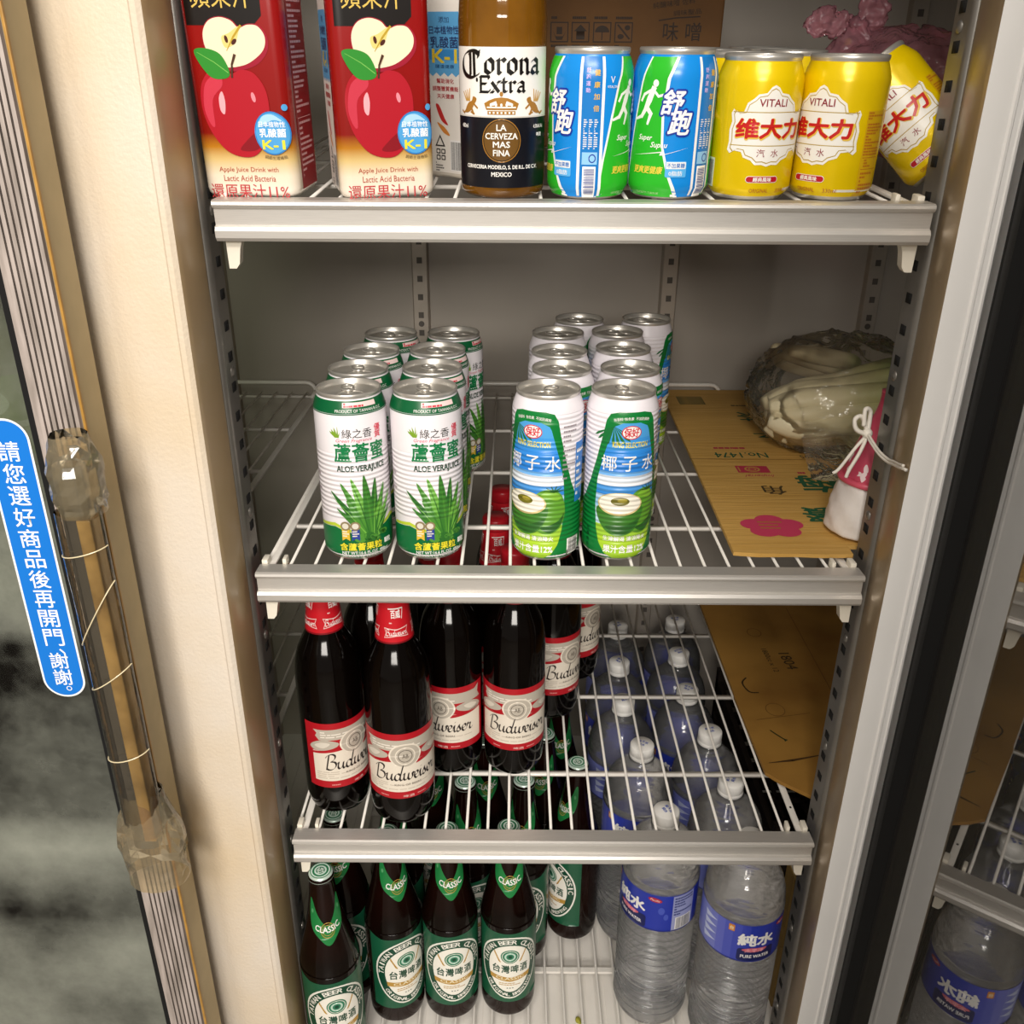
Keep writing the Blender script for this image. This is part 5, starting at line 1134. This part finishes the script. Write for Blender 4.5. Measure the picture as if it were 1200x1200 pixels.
for k in range(15):
    a = 2*PI*k/11 if k < 11 else 2*PI*(k-11)/4+.4; q = 1. if k < 11 else .42
    y0, z0 = .030*q*math.cos(a), .026*q*math.sin(a); y1, z1 = .052*q*math.cos(a+.25), .036*q*math.sin(a+.25)+.020
    sx = -.092+rn.uniform(0, .016); r0 = rn.uniform(.0125, .016)
    pts = spline([(sx, y0*.55, z0*.55), (sx+.03, y0, z0), (-.005, y0*1.15+rn.uniform(-.004, .004), z0*1.1+.006), (.06, y1, z1), (.118+rn.uniform(-.02, .01), y1*1.1, z1*1.05+.006)], 5)
    n = len(pts); rr = [r0*(.62+.5*min(1, i/(n*.25))-.42*max(0, i/n-.35)) for i in range(n)]
    bm = bmesh.new(); tube(bm, pts, rr, 14)
    for v in bm.verts: v.co.z = max(v.co.z, -.047)
    mesh('stalk', bm, NAPA, root, smooth=1.2)
WR = grad_mat('white_root', [(0, 'D8C7A0'), (.8, 'E0D3B0'), (1, 'A8B070')], 0, -.06, .07, .5, .2)
rd = None
for k, (x, y, z, yw, sc) in enumerate([(.352, .425, .112, -14, .9), (.358, .400, .122, 8, .8), (.368, .440, .094, -4, 1.)]):
    if rd is None:
        bm = bmesh.new(); xlathe(bm, spline([(-.062, .003), (-.056, .009), (-.03, .0125), (.01, .0140), (.05, .0130), (.066, .007)], 4), 28, 5, .05); rd = mesh('root_vegetable', bm, WR, None, smooth=1.2); o = rd
    else: o = rd.copy(); COL.objects.link(o)
    o.location = (x, y, z+ZO-.012); o.rotation_euler = (0, R_(12), R_(yw)); o.scale = (sc,)*3
    tag(o, ('slender pale root leaning at the upper left inside the clear bag', 'short pale root on top of the others inside the clear bag', 'thick pale root lowest and rearmost inside the clear bag')[k], 'vegetable', 'pale roots in the clear bag')
BAG = clear_mat('clear_bag_film', 'FDFBF6', .12, 1.42, .09, 1., 34, 'EFE8DA')
def ovoid(cx, cy, cz, rx, ry, rz, flat=None):
    def f(u, v):
        a, b = 2*PI*u, PI*(.02+.96*v)-PI/2; d = Vector((math.cos(a)*math.cos(b), math.sin(a)*math.cos(b), math.sin(b)))
        p = Vector((cx+rx*d.x, cy+ry*d.y, cz+rz*d.z))
        if flat is not None and p.z < flat: p.z = flat
        return p, d
    return f
root = tag(empty('produce_bag', (.36, .37, .0046+ZO)), 'clear plastic bag of pale vegetables lying on the golden carton', 'bag')
bm = bmesh.new(); crumple(bm, ovoid(.010, -.010, .066, .112, .106, .076, .004), 110, 64, .0045, 21, freq=.8); wrinkle(bm, .0075, 24., 3.)
for v in bm.verts: v.co.z = max(v.co.z, .0015)
mesh('bag_film', bm, BAG, root, smooth=.9)
bm = bmesh.new()                                            # loose mouth of the bag, spread on the carton
crumple(bm, lambda u, v: (Vector((-.055+.150*u, -.085-.075*v*(1-.6*abs(u-.3)), .034*(1-v)**1.5+.003)), Vector((0, -.3, 1))), 22, 10, .0035, 5, wrap=False)
for v in bm.verts: v.co.z = max(v.co.z, .0012)
mesh('bag_mouth', bm, BAG, root, smooth=.6)
# pink bag on the top shelf
PINK = clear_mat('pink_bag_film', 'F8DCE0', .38, 1.35, .22, 1., 40, 'F0AEBC')
zz = s1(.30)
root = tag(empty('pink_plastic_bag', (.345, .30, zz+ZO)), 'knotted pink plastic bag behind the yellow cans at the right wall', 'bag')
bm = bmesh.new(); crumple(bm, ovoid(.03, .0, .058, .105, .085, .062, .002), 110, 60, .004, 31, freq=.8); wrinkle(bm, .0085, 26., 8.)
for v in bm.verts: v.co.z = max(v.co.z, .0015+.078*v.co.y)
mesh('bag_film', bm, PINK, root, smooth=.9)
bm = bmesh.new(); crumple(bm, sleeve(-.038, .0, .042, .034, .070, .122, lambda v: 1.15-.92*v), 64, 26, .0030, 33, freq=.8); wrinkle(bm, .006, 45., 2.); mesh('bag_neck', bm, PINK, root, smooth=.9)
bm = bmesh.new(); crumple(bm, ovoid(-.038, 0, .124, .011, .010, .008), 28, 16, .0015, 35); wrinkle(bm, .0035, 110., 4.); mesh('knot', bm, PINK, root, smooth=.9)
for k, (x, z, rx, rz, q) in enumerate([(-.068, .127, .024, .0125, 0), (-.024, .136, .015, .021, 1)]):
    bm = bmesh.new(); crumple(bm, ovoid(x, .002, z, rx, .0045, rz), 48, 28, .0015, 40+k); wrinkle(bm, .0055, 75., 5.+k); mesh('bag_ear', bm, PINK, root, smooth=.9)
ST = mat('yellow_green_stalk', 'A9A25A', .5, var=.3, vscale=60)
for k in range(3):
    bm = bmesh.new(); x = -.048+.010*k; tube(bm, [(x-.012+.008*k, .004*k, .05), (x, .003*k-.002, .085), (x+.002, 0, .112-.004*k)], [.006, .005, .0035], 10)
    tag(mesh('vegetable_stalk', bm, ST, None, (.345, .30, zz+ZO), smooth=1.), ('left', 'middle', 'right')[k]+'most of the three yellow green stalks in the neck of the pink bag' if k != 1 else 'middle one of the three yellow green stalks in the neck of the pink bag', 'vegetable', 'stalks in the pink bag')
RB = mat('tan_root_skin', 'B58A62', .6, var=.3, vscale=30); rt = None
for k, (x, y, z) in enumerate([(.02, -.03, .034), (.075, .0, .036), (.03, .035, .038)]):
    if rt is None:
        bm = bmesh.new(); bmesh.ops.create_icosphere(bm, subdivisions=3, radius=.030)
        for v in bm.verts: v.co.x *= 1.25; v.co *= 1+.05*math.sin(v.co.y*120)
        rt = mesh('root_vegetable', bm, RB, None, smooth=2.); o = rt
    else: o = rt.copy(); COL.objects.link(o)
    o.location = (.345+x, .30+y, zz+z+.002+ZO)
    tag(o, 'tan lump of vegetable showing through the pink bag', 'vegetable', 'tan lumps in the pink bag')
# bottle wrapped and tied to the right front post
root = tag(empty('tied_bottle', (.3120, .0905, .0046+ZO), (0, R_(4), 0)), 'pink and white wrapped bottle tied to the right front post', 'bottle')
WRAP = mat('crumpled_white_wrap', 'E9E2DC', .5, coat=.3, var=.1, vscale=30, bump=.6, bscale=45)
bm = bmesh.new(); lathe(bm, spline([(.020, .0015), (.0335, .002), (.0352, .010), (.0345, .030), (.0318, .048), (.0300, .056)], 4), 40, scal=lambda a, z: 1+.02*math.sin(7*a+z*260)+.012*math.sin(13*a-z*180))
mesh('white_wrap', bm, WRAP, root, smooth=1.)
bm = bmesh.new(); tube(bm, [(.0302*math.sin(t), -.0302*math.cos(t), .0585) for t in [2*PI*k/36 for k in range(36)]], .0036, 8, 0, True); mesh('pink_band', bm, mat('pink_plastic', 'D9566C', .35, coat=.3, var=.08), root, smooth=1.)
bm = bmesh.new(); pr = spline([(.0290, .058), (.0270, .072), (.0225, .092), (.0170, .112), (.0120, .128), (.0105, .140), (.0112, .150)], 4); lathe(bm, pr, 40)
for f in bm.faces: f.smooth = True
s = Sheet(); rn = random.Random(4)
for k in range(16):
    u, v = rn.uniform(-.06, .02), rn.uniform(.064, .098); s.blob([(u+rn.uniform(.001, .0042)*math.cos(t), v+rn.uniform(.0015, .006)*math.sin(t)) for t in [j*PI/4 for j in range(8)]], ink('F0DADA'), 1, 3)
s.build(bm, cyl_map(.029, prof_rad(pr)), 1, .003, .004)
mesh('pink_wrap', bm, [mat('pink_printed_film', 'CF4C66', .35, coat=.3, var=.15, vscale=40)]+s.mats, root)
TW = mat('white_twine', 'EDE6DA', .5, var=.1, vscale=100)
root = tag(empty('tie_string', (.2925, .013, .108+ZO)), 'white plastic twine tying the pink bottle to the right front post', 'string')
def tw(pts, r, name): bm = bmesh.new(); tube(bm, [Vector(p)-Vector((.2925, .013, .108)) for p in spline(pts, 6)], r, 8); mesh(name, bm, TW, root, smooth=1.)
tw([(.2960, .0745, .125), (.2895, .060, .122), (.2905, .030, .114), (.2925, .0105, .112), (.2895, -.010, .117), (.2832, -.035, .124), (.2792, -.0505, .129), (.2795, -.0570, .130)], .0015, 'loop')
tw([(.2960, .0745, .129), (.2895, .060, .125), (.2905, .030, .1165), (.2925, .0105, .1145), (.2895, -.010, .1195), (.2832, -.035, .1265), (.2792, -.0505, .1315)], .0013, 'loop')
tw([(.2900, .058, .121), (.2800, .056, .108), (.2680, .055, .088), (.2620, .054, .083)], .0016, 'tail'); tw([(.2900, .057, .120), (.2840, .053, .105), (.2760, .051, .088), (.2740, .051, .080)], .0018, 'tail')
tw([(.2900, .058, .123), (.2830, .060, .138), (.2760, .058, .136), (.2780, .056, .127), (.2880, .056, .122)], .0022, 'bow'); tw([(.2900, .058, .123), (.2910, .062, .142), (.2850, .060, .145), (.2850, .057, .130)], .0022, 'bow')
bm = bmesh.new(); bmesh.ops.create_icosphere(bm, subdivisions=2, radius=.0052)
for v in bm.verts: v.co += Vector((.2895, .0575, .1225))-Vector((.2925, .013, .108))
mesh('knot', bm, TW, root, smooth=2.)
# behind the fogged door
def side_bottle(x, y, lab, colr):
    root = tag(empty('drink_bottle', (x, y, S2+ZO)), lab, 'bottle', 'bottles behind the fogged door')
    pr = spline([(.030, .0), (.0335, .006), (.034, .03), (.034, .17), (.033, .19), (.026, .212), (.016, .228), (.0135, .236)], 4)
    mesh('bottle', lath(pr, 40), mat('tea_'+colr, colr, .1, coat=.4, var=.1), root, smooth=1.)
    s = Sheet(); C = PI*.034; s.rect(-C, C, .100, .178, ink('9DB23A'), 1); s.rect(-C, C, .128, .134, ink('E6EACB'), 2)
    for k in range(5): s.blob([(-.08+.04*k, .150), (-.07+.04*k, .166), (-.06+.04*k, .152), (-.07+.04*k, .142)], ink('E6EFC8'), 2)
    sheet_obj('label', s, cyl_map(.034), root, .004)
    bm = bmesh.new(); lathe(bm, [(.0140, .234), (.0145, .235), (.0145, .250), (.0130, .2515), (0, .2515)], 30, cap1=False); mesh('screw_cap', bm, mat('brown_bottle_cap', '8A5A22', .4, var=.05), root, smooth=.5)
side_bottle(-.5300, .070, 'green-label drink bottle behind the fogged left door, nearer the mullion', 'B8B48C')
side_bottle(-.6100, .090, 'green-label drink bottle behind the fogged left door, at the photo edge', 'B8B48D')
